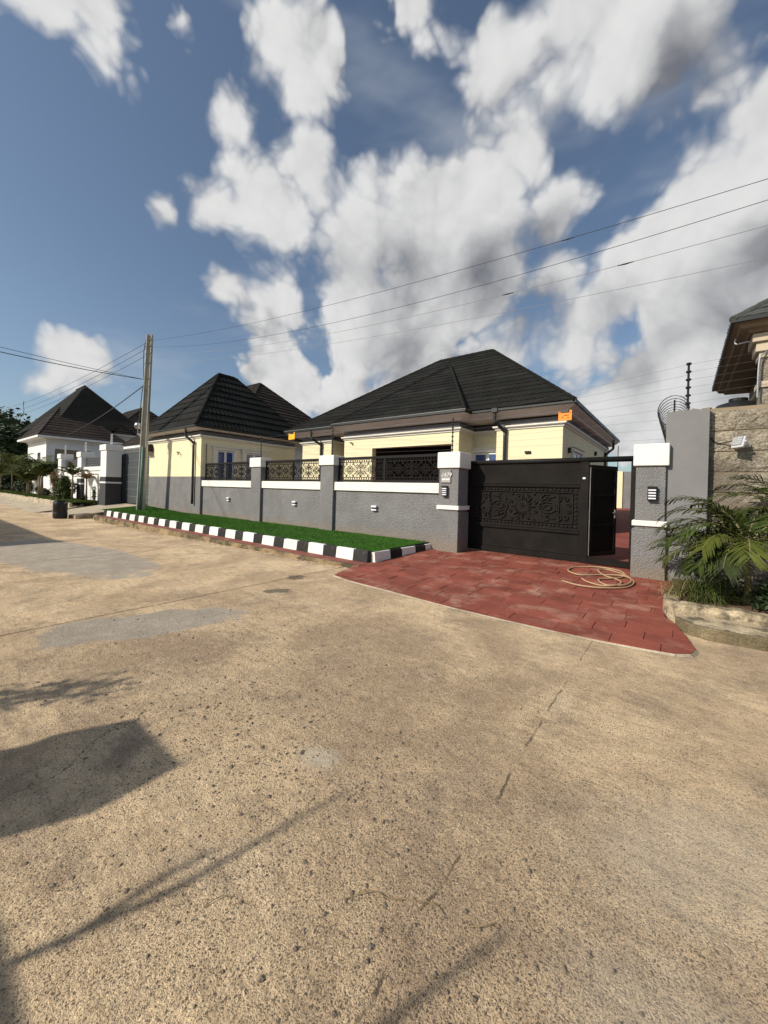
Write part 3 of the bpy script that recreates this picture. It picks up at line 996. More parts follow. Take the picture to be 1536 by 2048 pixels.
for a, b, l in ((-20.22, -15.66, 'black iron scrollwork screen on the wall beside the cream gatehouse'), (-14.84, -11.0, 'black iron scrollwork screen on the wall between the two pilasters'),
                (-10.26, -5.85, 'black iron scrollwork screen on the wall nearest the gate')):
    t = thing('iron_screen', l, 'screen', ((a + b) / 2, 10.4, 2.03), 'iron screens on the front wall')
    z0, z1, yv = 2.045, 2.95, 10.40
    m = (a + b) / 2
    box('bottom_rail', 'iron', t, a, b, yv - .035, yv + .035, z0, z0 + .07, .004)
    box('top_rail', 'iron', t, a, b, yv - .04, yv + .04, z1 - .09, z1, .006)
    for x in (a + .04, m, b - .04):
        box('post', 'iron', t, x - .035, x + .035, yv - .03, yv + .03, z0 + .07, z1 - .09, .004)
    w, h = (b - a) / 2 - .11, z1 - z0 - .16
    pm = screen_pattern(w, h)
    for cx in ((a + m) / 2, (m + b) / 2):
        o = place(pm, 'scrollwork', t)
        o.location = (cx, yv, (z0 + z1) / 2 - .01)

# ------------------------------------------------------------------ gate
gate = thing('sliding_gate', 'black metal gate with floral relief panel and an open wicket door', 'gate', (-3., 11., 0))
gy = 11.0
box('left_stile', 'gate_panel', gate, -5.75, -5.0, gy - .045, gy + .045, .06, 2.655, .006)
box('right_stile', 'gate_panel', gate, -2.08, -1.875, gy - .045, gy + .045, .06, 2.655, .006)
box('bottom_rail', 'gate_panel', gate, -5.0, -2.08, gy - .04, gy + .04, .06, .20, .006)
box('lower_panel', 'gate_panel', gate, -5.0, -2.08, gy - .012, gy + .012, .20, .76, 0)
box('upper_panel', 'gate_panel', gate, -5.0, -2.08, gy - .012, gy + .012, 2.09, 2.655, 0)
for z in (.775, 1.985):
    mb = MB()
    mb.box(-5.01, -2.07, gy - .05, gy + .04, z - .022, z + .112)
    r = mb.build('rail', 'gate_panel', gate, .012)
    MB().tube([(-5.0, gy - .058, z + .085), (-2.08, gy - .058, z + .085)], .012, 6).build('bead', 'gate_relief', r)
    MB().tube([(-5.0, gy - .058, z + .018), (-2.08, gy - .058, z + .018)], .010, 6).build('bead', 'gate_relief', r)
MB().tube([(-5.0, gy - .02, .235), (-2.08, gy - .02, .235)], .012, 6).build('bead', 'gate_relief', gate)
MB().tube([(-5.5, gy, 2.68), (-.86, gy, 2.70)], .07, 10).build('top_tube', 'iron', gate, smooth=True)
box('backing_sheet', 'gate_panel', gate, -5.0, -2.08, gy - .006, gy + .012, .88, 1.98, 0)
# relief: studs round the edge, scrolls and rosette inside
mb = MB()
gx0, gx1, gz0, gz1 = -4.97, -2.11, .90, 1.965
gx, gz = (gx0 + gx1) / 2, (gz0 + gz1) / 2


def raised(pts, w=.03, d=.05):
    sub = MB(); ribbon(sub, pts, w, d); mb.add([(gx + x, gy - .02 + yy * .9, gz + z) for x, yy, z in sub.v], sub.f)


nst = 27
for i in range(nst):
    if i % 3 == 2: continue
    for z in (gz0 + .055, gz1 - .055):
        mb.blob((gx0 + .06 + (gx1 - gx0 - .12) * i / (nst - 1), gy - .015, z), (.036, .03, .036), 8, 4)
for i in range(nst):
    if i % 3 == 2:
        for z in (gz0 + .055, gz1 - .055):
            x = gx0 + .06 + (gx1 - gx0 - .12) * i / (nst - 1)
            mb.box(x - .035, x + .035, gy - .03, gy, z - .03, z + .03)
for x in (gx0 + .06, gx1 - .06):
    for i in range(8):
        z = gz0 + .15 + (gz1 - gz0 - .3) * i / 7
        if i % 3 == 2: mb.box(x - .03, x + .03, gy - .03, gy, z - .035, z + .035)
        else: mb.blob((x, gy - .015, z), (.036, .03, .036), 8, 4)
hw, hh = (gx1 - gx0) / 2 - .13, (gz1 - gz0) / 2 - .12
for s in (-1, 1):
    raised([(-hw, s * hh), (hw, s * hh)], .018); raised([(s * hw, -hh), (s * hw, hh)], .018)
    raised([(s * hw * .74, -hh), (s * hw * .74, hh)], .016)
for k in range(16):
    a = k * PI / 8
    r0, r1 = .05, (.34 if k % 2 == 0 else .25)
    raised([(r0 * math.cos(a), r0 * math.sin(a)), (r1 * .6 * math.cos(a + .12), r1 * .6 * math.sin(a + .12)), (r1 * math.cos(a), r1 * math.sin(a)), (r1 * .6 * math.cos(a - .12), r1 * .6 * math.sin(a - .12)), (r0 * math.cos(a), r0 * math.sin(a))], .022)
raised(ring(0, 0, .045, None, 10) + [(.045, 0)], .03, .07)
for k in range(8):
    a = k * PI / 4 + PI / 8
    cx, cz = .36 * math.cos(a), .33 * math.sin(a)
    raised(spiral(cx, cz, .01, .06, a, 1.2, 12), .022)
for s in (-1, 1):
    for q in (-1, 1):
        raised([(s * .42, 0), (s * .50, q * .16), (s * .62, q * .25), (s * .85, q * .30)], .034)
        raised([(s * .5, q * .1), (s * .62, q * .15), (s * .78, q * .13), (s * .88, q * .06)], .03)
        raised([(s * .48, q * .18), (s * .52, q * .30), (s * .6, q * .36), (s * .7, q * .34)], .032)
        raised([(s * p[0], q * p[1]) for p in spiral(.68, .22, .01, .055, 2, 1.2, 12)], .022)
        raised([(s * p[0], q * p[1]) for p in spiral(1.12, .24, .012, .085, 0, 1.35, 14)], .026)
        raised([(s * p[0], q * p[1]) for p in spiral(1.2, .08, .01, .06, 2, 1.2, 12)], .024)
        raised([(s * .95, q * .36), (s * 1.02, q * .30), (s * 1.0, q * .2), (s * .93, q * .14)], .026)
        raised([(s * p[0], q * p[1]) for p in spiral(.3, .36, .01, .05, 1, 1.2, 10)], .022)
        raised([(s * p[0], q * p[1]) for p in spiral(.92, .04, .008, .04, 1, 1.2, 10)], .02)
    raised([(s * p[0], p[1]) for p in ring(.66, 0, .1, .07, 12) + [(.76, 0)]], .026)
    raised([(s * .42, 0), (s * .55, .04), (s * .6, 0), (s * .55, -.04), (s * .42, 0)], .02)
rp = mb.build('relief_panel', 'gate_relief', gate)
# frame of the wicket and its open leaf
box('wicket_post', 'iron', gate, -.97, -.862, gy - .05, gy + .05, -.02, 2.64, .006)
box('threshold', 'gate_panel', gate, -1.875, -.97, gy - .045, gy + .045, .05, .20, .006)
hx, hy = -1.865, 11.03
ex, ey = -1.40, 11.93
ux, uy = (ex - hx), (ey - hy); ul = math.hypot(ux, uy); ux /= ul; uy /= ul
px, py = uy, -ux


def leaf_box(mb, s0, s1, t0, t1, z0, z1):
    P = lambda s, t: (hx + ux * s + px * t, hy + uy * s + py * t)
    pts = [P(s0, t1), P(s1, t1), P(s1, t0), P(s0, t0)]
    mb.prism([p for p in pts][::-1], z0, z1); return mb


W = MB(); leaf_box(W, 0, ul, -.02, .02, .22, 2.57)
leaf = W.build('wicket_door', 'gate_panel', gate, .004)
for s0, s1, z0, z1 in ((.0, .09, .22, 2.57), (ul - .09, ul, .22, 2.57), (.09, ul - .09, .22, .34), (.09, ul - .09, 2.45, 2.57), (.09, ul - .09, 1.78, 1.84), (.09, ul - .09, 1.0, 1.06)):
    m2 = MB(); leaf_box(m2, s0, s1, .02, .045, z0, z1); m2.build('leaf_rail', 'iron', leaf)
m2 = MB(); leaf_box(m2, ul - .16, ul - .04, .045, .10, 1.32, 1.36); m2.build('handle', 'chrome', leaf, .004)
m2 = MB(); leaf_box(m2, ul - .09, ul - .05, .045, .07, 1.2, 1.42); m2.build('lock_plate', 'galvanised', leaf)
for z in (.55, 1.35, 2.25):
    MB().tube([(-1.868, gy - .03, z - .05), (-1.868, gy - .03, z + .05)], .018, 8).build('hinge', 'iron', gate)
box('latch_tag', 'lamp_white', gate, -2.02, -1.955, gy - .052, gy - .045, 2.20, 2.245, .001)
MB().tube([(-1.845, gy - .03, .25), (-1.845, gy - .03, 2.5)], .009, 6).build('edge_bar', 'galvanised', gate)

# hose
def smooth_path(P, n=8, closed=False):
    out = []
    m = len(P)
    for i in range(m - 1):
        p0, p1, p2, p3 = V(P[max(0, i - 1)]), V(P[i]), V(P[i + 1]), V(P[min(m - 1, i + 2)])
        for k in range(n):
            t = k / n
            out.append(.5 * ((2 * p1) + (p2 - p0) * t + (2 * p0 - 5 * p1 + 4 * p2 - p3) * t * t + (3 * p1 - p0 - 3 * p2 + p3) * t ** 3))
    out.append(V(P[-1]))
    return out


hp = [(-1.95, 8.75), (-1.6, 8.55), (-1.2, 8.6), (-.82, 9.0), (-.74, 9.55), (-.95, 9.95), (-1.3, 9.9), (-1.75, 9.5), (-2.05, 9.75), (-2.0, 10.3), (-1.6, 10.6), (-1.15, 10.5), (-.95, 10.15), (-1.05, 9.7), (-1.35, 9.3),
      (-1.15, 8.95), (-.85, 9.2), (-.8, 9.7), (-1.0, 10.2), (-1.35, 10.45), (-1.5, 10.2), (-1.3, 9.8), (-1.0, 9.5), (-.95, 9.1), (-1.2, 8.85), (-1.5, 8.95), (-1.65, 9.15)]
pts = []
for i, (x, yv) in enumerate(hp):
    pts.append((x, yv, zdrive(yv) + .046 + .008 * ((i * 7) % 3)))
o = MB().tube(smooth_path(pts, 7), .017, 7).build('garden_hose', 'hose', smooth=True)
tag(o, 'tan garden hose lying in loose coils on the red apron', 'hose')

# ================================================================== MAIN HOUSE
def ridge(roof, a, b, material, r=.075):
    a, b = V(a), V(b)
    d = (b - a); L_ = d.length; k = max(2, int(L_ / .4))
    pts = []; rr = []
    for i in range(k):
        for t, q in ((0, 1.0), (.92, .86)):
            pts.append(a + d * ((i + t) / k)); rr.append(r * q)
    MB().tube(pts, rr, 7).build('ridge_cap', material, roof)


def window(parent, axis, c0, c1, fixed, z0, z1, out, lights=2, glass='glass_blue', trim=True, frame='upvc', trim_m='cream_moulding'):
    """window in a wall plane; axis 'x' or 'y' runs along the wall, out = +-1 outward normal"""
    def bx(name, m, p, a, b, d0, d1, za, zb, bev=.004):
        lo, hi = sorted((fixed + out * d0, fixed + out * d1))
        if axis == 'x': return box(name, m, p, a, b, lo, hi, za, zb, bev)
        return box(name, m, p, lo, hi, a, b, za, zb, bev)
    w = bx('window', frame, parent, c0, c1, .005, .03, z0, z1)
    fw_ = .07
    n = lights
    step = (c1 - c0) / n
    for i in range(n):
        bx('pane', glass, w, c0 + step * i + fw_, c0 + step * (i + 1) - fw_, .031, .036, z0 + fw_, z1 - fw_, 0)
        bx('sash', frame, w, c0 + step * i + .005, c0 + step * i + fw_, .031, .06, z0, z1)
        bx('sash', frame, w, c0 + step * (i + 1) - fw_, c0 + step * (i + 1) - .005, .031, .06, z0, z1)
    bx('sash', frame, w, c0 + fw_, c1 - fw_, .031, .058, z1 - fw_, z1)
    if trim:
        bx('architrave', trim_m, w, c0 - .2, c0 - .002, .002, .09, z0, z1 + .02)
        bx('architrave', trim_m, w, c1 + .002, c1 + .2, .002, .09, z0, z1 + .02)
        bx('hood_moulding', trim_m, w, c0 - .26, c1 + .26, .002, .12, z1 + .022, z1 + .16, .012)
        bx('hood_moulding', trim_m, w, c0 - .31, c1 + .31, .002, .17, z1 + .162, z1 + .22, .012)


ZE = 5.09
house = thing('main_house', 'cream bungalow with black tiled hip roofs behind the gate', 'house', (-10, 18, 0))
# walls (blocks with real outer returns; garage inside coloured near-black as shade)
box('wall', 'cream', house, -5.98, -3.47, 15.05, 26., -.2, 4.40, .01)
box('wall', 'cream', house, -7.9, -5.985, 15.90, 25.8, -.2, 4.40, 0)
garage_l, garage_r, garage_top = -12.05, -7.72, 3.82
box('wall', 'cream', house, -13.95, garage_l, 14.5, 14.8, -.2, 4.40, .01)
box('inner_wall', 'inside_shade', house, -13.9, garage_l - .05, 14.82, 25, -.2, 4.38, 0)  # shade painted on the inner return, which is cream outside
box('wall', 'cream', house, garage_r, -7.37, 14.5, 25, -.2, 4.40, .01)
box('lintel', 'cream', house, garage_l + .002, garage_r - .002, 14.5, 14.8, garage_top, 4.40, 0)
box('inner_wall', 'inside_shade', house, garage_l, garage_r, 18.2, 18.4, -.2, 4.4, 0)
box('inner_ceiling', 'inside_shade', house, garage_l, garage_r, 14.82, 18.2, 4.15, 4.25, 0)
window(house, 'x', -10.4, -8.3, 18.2, 1.0, 3.3, -1, 4, 'glass_dark', False)
box('wall', 'cream', house, -15.46, -13.955, 16.1, 25, -.2, 4.40, 0)
box('wall', 'cream', house, -17.9, -15.465, 15.05, 26., -.2, 4.40, .01)
# frieze, cornice and flared eaves
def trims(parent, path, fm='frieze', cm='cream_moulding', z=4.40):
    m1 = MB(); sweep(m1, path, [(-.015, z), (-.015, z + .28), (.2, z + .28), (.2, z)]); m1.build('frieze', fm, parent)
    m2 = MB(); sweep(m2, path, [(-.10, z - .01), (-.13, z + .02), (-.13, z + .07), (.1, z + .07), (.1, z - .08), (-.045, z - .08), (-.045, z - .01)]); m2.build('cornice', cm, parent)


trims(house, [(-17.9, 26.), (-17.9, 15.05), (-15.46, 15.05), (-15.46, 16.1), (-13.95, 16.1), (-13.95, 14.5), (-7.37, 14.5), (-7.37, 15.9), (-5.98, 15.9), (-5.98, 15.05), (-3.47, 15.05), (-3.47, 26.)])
eave = [(-18.7, 26.3), (-18.7, 14.35), (-14.35, 14.35), (-14.35, 13.92), (-6.86, 13.92), (-6.86, 14.45), (-2.97, 14.45), (-2.97, 26.3)]
m1 = MB(); sweep(m1, eave, [(.03, ZE - .10), (.07, ZE - .16), (.14, ZE - .20), (.26, ZE - .27), (.29, ZE - .33), (.36, ZE - .34), (1.6, ZE - .34), (1.6, ZE - .09)])
m1.build('flared_eave', 'flare', house)
m1 = MB(); sweep(m1, eave, [(.0, ZE - .11), (-.03, ZE - .09), (-.03, ZE + .015), (.06, ZE + .015), (.06, ZE - .11)])
g = m1.build('gutter', 'gutter', house)
m1 = MB(); sweep(m1, eave, [(-.04, ZE + .0), (-.04, ZE + .022), (-.015, ZE + .022), (-.015, ZE + .0)]); m1.build('gutter_lip', 'gutter_lip', g)
RL, RR = (-11.7, 20.23, 9.67), (-8.4, 20.23, 9.67)
PK = (-10.3, 18.97, 8.78)
A, B, C, D = (-18.7, 14.4, ZE), (-2.97, 14.4, ZE), (-2.97, 26.3, ZE), (-18.7, 26.3, ZE)
E_, F_ = (-14.35, 13.92, ZE), (-6.86, 13.92, ZE)
mb = MB()
mb.face([A, B, RR, RL]); mb.face([B, C, RR]); mb.face([C, D, RL, RR]); mb.face([D, A, RL])
mb.face([E_, F_, PK]); mb.face([F_, (-6.86, 14.6, ZE), PK]); mb.face([(-14.35, 14.6, ZE), E_, PK])
mb.face([A, D, C, B])
roof = mb.build('roof', 'tile_black', house)
n1 = roof_tiles(roof, [E_, F_, PK], .42, 1.35, 'tile_black')
n2 = roof_tiles(roof, [A, B, RR, RL], .42, 1.62, 'tile_black')
print('main roof tiles', n1, n2)
for a, b in ((RL, RR), (A, RL), (B, RR), (E_, PK), (F_, PK)):
    ridge(roof, a, b, 'tile_black', .085)
MB().tube([(-11.45, 20.23, 9.7), (-11.45, 20.23, 10.45)], .012, 5).build('roof_rod', 'galvanised', roof)
MB().tube([(-11.6, 20.23, 10.25), (-11.3, 20.23, 10.25)], .008, 5).build('roof_rod', 'galvanised', roof)


def downpipe(parent, x, yv, wy, ztop, zbot, r=.065, dx=.25):
    pts = smooth_path([(x, yv, ztop), (x, yv, ztop - .45), (x + dx * .2, yv + .05, ztop - .55), (x + dx, wy - .12, ztop - .85), (x + dx, wy - .1, ztop - 1.05), (x + dx, wy - .1, zbot)], 4)
    return MB().tube(pts, r, 8).build('downpipe', 'gutter', parent, smooth=True)


downpipe(house, -5.85, 14.5, 15.05, 5.08, .2)
box('gutter_outlet', 'gutter', house, -5.95, -5.72, 14.38, 14.6, 4.93, 5.12, .01)
downpipe(house, -16.45, 14.42, 15.05, 5.08, .2)
downpipe(house, -3.05, 24.6, 24.6, 4.95, .2, .06, -.35)
window(house, 'x', -7.3, -6.02, 15.90, 1.2, 3.52, -1, 2, 'glass_blue')
window(house, 'y', 16.6, 18.1, -3.47, 1.4, 3.5, 1, 2, 'glass_dark')
for yv, z in ((15.9, 3.5), (21.5, 3.9)):
    MB().box(-3.47, -3.36, yv - .05, yv + .05, z - .1, z + .1).build('side_lamp', 'lamp_black', house, .01)
box('wall_fitting', 'lamp_black', house, -4.82, -4.6, 14.98, 15.05, 3.35, 3.44, .01)
MB().blob((-13.4, 14.42, 4.15), (.06, .1, .05), 8, 5).build('camera_eye', 'galvanised', house)

# ================================================================== GATEHOUSE
gh = thing('gatehouse', 'cream and grey gatehouse with steep black hip roof behind the utility pole', 'gatehouse', (-23.5, 13, 0))
box('lower_wall', 'stucco', gh, -26.9, -20.25, 10.14, 16.4, -.3, 2.23, 0)
box('wall', 'cream', gh, -26.88, -20.27, 10.142, 16.4, 2.23, 4.40, .006)
trims(gh, [(-26.88, 16.4), (-26.88, 10.142), (-20.27, 10.142), (-20.27, 16.4)], z=4.38)
GE = 4.92
ev = [(-27.6, 17.3), (-27.6, 9.65), (-19.95, 9.65), (-19.95, 17.3)]
m1 = MB(); sweep(m1, ev, [(.03, GE - .1), (.1, GE - .16), (.16, GE - .19), (.9, GE - .19), (.9, GE - .08)]); m1.build('flared_eave', 'flare', gh)
m1 = MB(); sweep(m1, ev, [(.0, GE - .11), (-.03, GE - .09), (-.03, GE + .015), (.06, GE + .015), (.06, GE - .11)]); g = m1.build('gutter', 'gutter', gh)
a_, b_, c__, d_ = (-27.6, 9.65, GE), (-19.95, 9.65, GE), (-19.95, 17.3, GE), (-27.6, 17.3, GE)
G1, G2 = (-23.8, 12.93, 9.0), (-23.8, 14.1, 9.0)
mb = MB(); mb.face([a_, b_, G1]); mb.face([b_, c__, G2, G1]); mb.face([c__, d_, G2]); mb.face([d_, a_, G1, G2]); mb.face([a_, d_, c__, b_])
roof = mb.build('roof', 'tile_black', gh)
print('gatehouse', roof_tiles(roof, [a_, b_, G1], .60, 1.35, 'tile_black', wave=.014, lip=.05), roof_tiles(roof, [b_, c__, G2, G1], .60, 1.35, 'tile_black', wave=.022, lip=.07))
for a, b in ((a_, G1), (b_, G1), (G1, G2), (c__, G2)):
    ridge(roof, a, b, 'tile_black', .085)
downpipe(gh, -21.2, 9.75, 10.14, 4.9, .75, .065, .3)
for c0, c1 in ((11.0, 12.0), (12.75, 13.85)):
    window(gh, 'y', c0, c1, -20.27, 1.6, 3.72, 1, 2, 'glass_blue')
MB().tube([(-22.75, 10.14, 3.62), (-22.75, 10.0, 3.62), (-22.6, 10.0, 3.60), (-22.6, 10.0, 3.45)], .03, 6).build('wall_spout', 'lamp_black', gh)
t = thing('air_conditioner', 'dark air conditioner unit fixed by the gatehouse corner behind the pole', 'air conditioner', (-26.7, 9.9, 3.75))
box('casing', 'lamp_black', t, -27.0, -26.35, 9.75, 10.12, 3.78, 4.25, .02)
for k in range(5):
    box('grille_slat', 'gutter', t, -26.95, -26.4, 9.73, 9.75, 3.83 + k * .08, 3.87 + k * .08, 0)
box('bracket', 'galvanised', t, -27.0, -26.3, 9.72, 10.13, 3.73, 3.775, .004)

# ================================================================== HOUSES BEHIND AND TO THE LEFT
def hip_house(name, label, x0, x1, y0, y1, ze, R1, R2, wallm, tilem, over=.8, faces=('front', 'right'), course=.6, wid=1.5, loc=None, trim='white_wall', zbase=-.5):
    t = thing(name, label, 'house', ((x0 + x1) / 2, (y0 + y1) / 2, 0))
    box('wall', wallm, t, x0 + over, x1 - over, y0 + over, y1 - over, zbase, ze - .3, 0)
    ev = [(x0, y1), (x0, y0), (x1, y0), (x1, y1)]
    m = MB(); sweep(m, ev, [(-.03, ze - .22), (-.03, ze), (.1, ze), (.1, ze - .08), (over + .1, ze - .1), (over + .1, ze - .5), (over - .12, ze - .5), (over - .12, ze - .3), (.2, ze - .22)])
    m.build('fascia', trim, t)
    a, b, c, d = (x0, y0, ze), (x1, y0, ze), (x1, y1, ze), (x0, y1, ze)
    P1, P2 = R1, R2                      # ridge ends, P1 near x0 (or y0), P2 near x1 (or y1)
    mb = MB()
    if abs(P1[1] - P2[1]) < 1e-6:
        fr, ri, ba, le = [a, b, P2, P1], [b, c, P2], [c, d, P1, P2], [d, a, P1]
    else:
        fr, ri, ba, le = [a, b, P1], [b, c, P2, P1], [c, d, P2], [d, a, P1, P2]
    for f in (fr, ri, ba, le, [a, d, c, b]): mb.face(f)
    rf = mb.build('roof', tilem, t)
    k = 0
    if 'front' in faces: k += roof_tiles(rf, fr, course, wid, tilem, lip=.05, wave=.02)
    if 'right' in faces: k += roof_tiles(rf, ri, course, wid, tilem, lip=.07, wave=.03)
    print(name, k)
    for e in ((a, P1), (b, P2 if len(ri) == 3 else P1), (c, P2), (P1, P2)): ridge(rf, e[0], e[1], tilem, .1)
    return t, rf


hip_house('rear_house', 'brown tiled hip roof rising behind the gatehouse', -46, -23.8, 14.3, 26.4, 5.4, (-38, 20.1, 11.0), (-29.9, 20.1, 11.0), 'white_wall', 'tile_brown', faces=('front', 'right'), course=.46, wid=2.0)
t, rf = hip_house('neighbour_house', 'white house with brown tiled hip roof and tall dark peak at far left', -69., -57.6, 10.2, 19.1, 7.0, (-68.3, 14.6, 12.6), (-68.2, 14.6, 12.6), 'white_wall', 'tile_brown', over=.9, course=.85, wid=2.2, zbase=-.5)
# tall peak behind it, a second roof of the same house
TA, TB = (-66., 16.47, 15.16), (-70., 16.47, 15.16)
q1, q2, q3, q4 = (-60.3, 7.4, 7.3), (-60.3, 25.2, 7.3), (-80, 25.2, 7.3), (-80, 7.4, 7.3)
mb = MB(); mb.face([q1, q2, TA]); mb.face([q2, q3, TB, TA]); mb.face([q3, q4, TB]); mb.face([(-69.5, 10.6, 7.8), (-68.5, 10.6, 8.0), TA, TB])
FT = (-62.1, 21.04, 10.5)
mb = MB(); mb.face([(-63.2, 13.2, 9.9), (-61.2, 18.2, 8.7), FT, TA]); mb.face([FT, (-72., 22., 10.5), TB, TA]); mb.face([(-71.5, 10.3, 7.9), (-63.2, 13.2, 9.9), TA, TB])
upper = mb.build('upper_roof', 'tile_black', t)  # black tile colour carries the shade on the peak's right face
ridge(upper, TA, TB, 'tile_black', .12); ridge(upper, TA, FT, 'tile_black', .12)
# openings of the white house
window(t, 'x', -62.4, -61.2, 11.1, 3.2, 5.2, -1, 1, 'glass_dark', False, 'plain_render')
for c0, c1 in ((17.0, 18.6),):
    window(t, 'y', c0, c1, -58.5, 3.2, 5.0, 1, 2, 'glass_dark', False, 'charcoal_paint')
po = box('porch_recess', 'tan_wall', t, -58.52, -58.47, 11.9, 15.4, -.3, 5.6, 0)
MB().blob((-58.3, 14.2, 5.0), .16, 8, 6).build('porch_lamp', 'orange_sign', t)
hip_house('second_house', 'brown hip roof and grey walls between the white house and the pole', -92, -67.6, 20.0, 33.6, 9.2, (-82., 26.8, 15.0), (-74., 26.8, 15.0), 'white_wall', 'tile_brown', course=.7, wid=3.0)

# ------------------------------------------------------------------ neighbour's frontage
def nb_pillar(x0, x1, y0, y1, zt, label, big):
    t = thing('frontage_pillar', label, 'pillar', ((x0 + x1) / 2, (y0 + y1) / 2, .3), 'white pillars of the neighbouring frontage')
    zs = 2.1 if big else 1.95
    box('base', 'charcoal_paint', t, x0 - .02, x1 + .02, y0 - .02, y1 + .02, .0, zs - .38, .01)
    box('band', 'white_wall', t, x0 - .03, x1 + .03, y0 - .03, y1 + .03, zs - .378, zs - .26, .01)
    box('collar', 'charcoal_paint', t, x0 - .02, x1 + .02, y0 - .02, y1 + .02, zs - .258, zs + .08, .01)
    box('shaft', 'white_wall', t, x0, x1, y0, y1, zs + .082, zt - .42, .01)
    box('cap', 'white_wall', t, x0 - .07, x1 + .07, y0 - .07, y1 + .07, zt - .418, zt, .02)
    for dx in (-.12, .12):
        cx, cy = (x0 + x1) / 2 + dx, (y0 + y1) / 2
        rod = MB().tube([(cx, cy, zt), (cx, cy, zt + .85)], .012, 5).build('fence_rod', 'galvanised', t)
        m = MB()
        for k in range(7): m.blob((cx, cy, zt + .12 + k * .11), (.045, .045, .035), 6, 4)
        m.build('insulator', 'insulator_white', rod)


nb_pillar(-33.5, -32.3, 9.4, 10.35, 4.5, 'tallest white and charcoal pillar beside the slate gate', True)
nb_pillar(-39.1, -38.1, 9.4, 10.2, 4.2, 'white and charcoal pillar midway along the white frontage wall', False)
nb_pillar(-45.0, -44.0, 9.4, 10.2, 4.25, 'white pillar rising behind the shrubs at far left', False)
t = thing('frontage_wall', 'white frontage wall with dark railings left of the slate gate', 'wall', (-42, 9.8, .2))
for a, b in ((-38.08, -33.52), (-43.98, -39.12), (-60, -45.02)):
    box('wall_panel', 'white_wall', t, a, b, 9.62, 9.85, -.2, 2.66, 0)
    box('coping', 'white_wall', t, a, b, 9.55, 9.92, 2.662, 2.97, .01)
    for k in range(4):
        box('rail', 'charcoal_paint', t, a, b, 9.72, 9.76, 3.02 + k * .17, 3.17 + k * .17, .006)
t = thing('slate_gate', 'slate grey ribbed metal gate between the white pillar and utility pole', 'gate', (-30, 10.6, .3))
for k in range(7):
    z = .36 + k * .51
    box('gate_board', 'gate_slate', t, -33., -27.6, 10.58, 10.64, z, z + .475, .012)
box('gate_frame', 'charcoal_paint', t, -33., -27.6, 10.65, 10.72, .3, 3.95, 0)
box('gate_frame', 'charcoal_paint', t, -33.0, -32.35, 10.45, 10.57, .3, 3.85, .01)
for k in range(6):
    z = .36 + k * .51 + .478
    MB().tube([(-32.3, 10.575, z + .016), (-27.6, 10.575, z + .016)], .012, 5).build('gate_bead', 'galvanised', t)
# verge, kerb and concrete ramp in front of it
mb = MB(); vs = []; nx, ny = 40, 5
for a in range(nx + 1):
    for c in range(ny + 1):
        x = -95 + 60.6 * a / nx; yv = 8.0 + .012 * max(0, -45 - x) + 1.62 * c / ny
        vs.append((x, yv, .26 + .04 * c / ny + .02 * noise.noise(V((x, yv, 0)))))
fs = [(a * (ny + 1) + c, (a + 1) * (ny + 1) + c, (a + 1) * (ny + 1) + c + 1, a * (ny + 1) + c + 1) for a in range(nx) for c in range(ny)]
struct(mb.add(vs, fs).build('verge', 'grass', smooth=True))
t = thing('verge_kerb', 'rough stone kerb retaining the grassy verge at far left', 'kerb', (-60, 8, 0))
vr_ = random.Random(6)
x = -34.4
while x > -95:
    L_ = vr_.uniform(.7, 1.2)
    yv = 8.0 + .012 * max(0, -45 - x)
    o = box('kerb_stone', 'pale_concrete', t, x - L_ + .03, x, yv - .16 + vr_.uniform(-.03, .03), yv + .04, -.3, .24 + vr_.uniform(-.04, .05), .035)
    x -= L_
mb = MB(); vs = []
for a in range(31):
    x = -95 + 61 * a / 30
    for (yv, z) in ((5.9, zroad(x, 5.9) + .006), (6.8, -.26), (7.5, -.16), (8.2 + .012 * max(0, -45 - x), .0)):
        vs.append((x, yv + .15 * noise.noise(V((x * .6, yv, 0))), z + .03 * noise.noise(V((x * .8, yv * 2, 5)))))
fs = [(a * 4 + c, (a + 1) * 4 + c, (a + 1) * 4 + c + 1, a * 4 + c + 1) for a in range(30) for c in range(3)]
struct(mb.add(vs, fs).build('dirt_shoulder', 'pale_concrete', smooth=True))
ramp = MB()
ramp.hexa([(-32.6, 6.0, -.7), (-27.25, 6.5, -.7), (-26.95, 10.4, -.7), (-33.6, 10.6, -.7), (-32.6, 6.0, -.33), (-27.25, 6.5, -.12), (-26.95, 10.4, .30), (-33.9, 10.6, .30)])
struct(ramp.build('concrete_ramp', 'pale_concrete', bevel=.03))
struct(MB().box(-34.4, -26.9, 10.4, 13, -.6, .28).build('ramp_head', 'pale_concrete'))
o = MB().tube([(-26.6, 7.35, -.27), (-25.2, 7.35, -.27)], .17, 12).build('drain_pipe', 'mossy_concrete', smooth=True)
tag(o, 'broken concrete drain pipe under the end of the striped kerb', 'pipe')

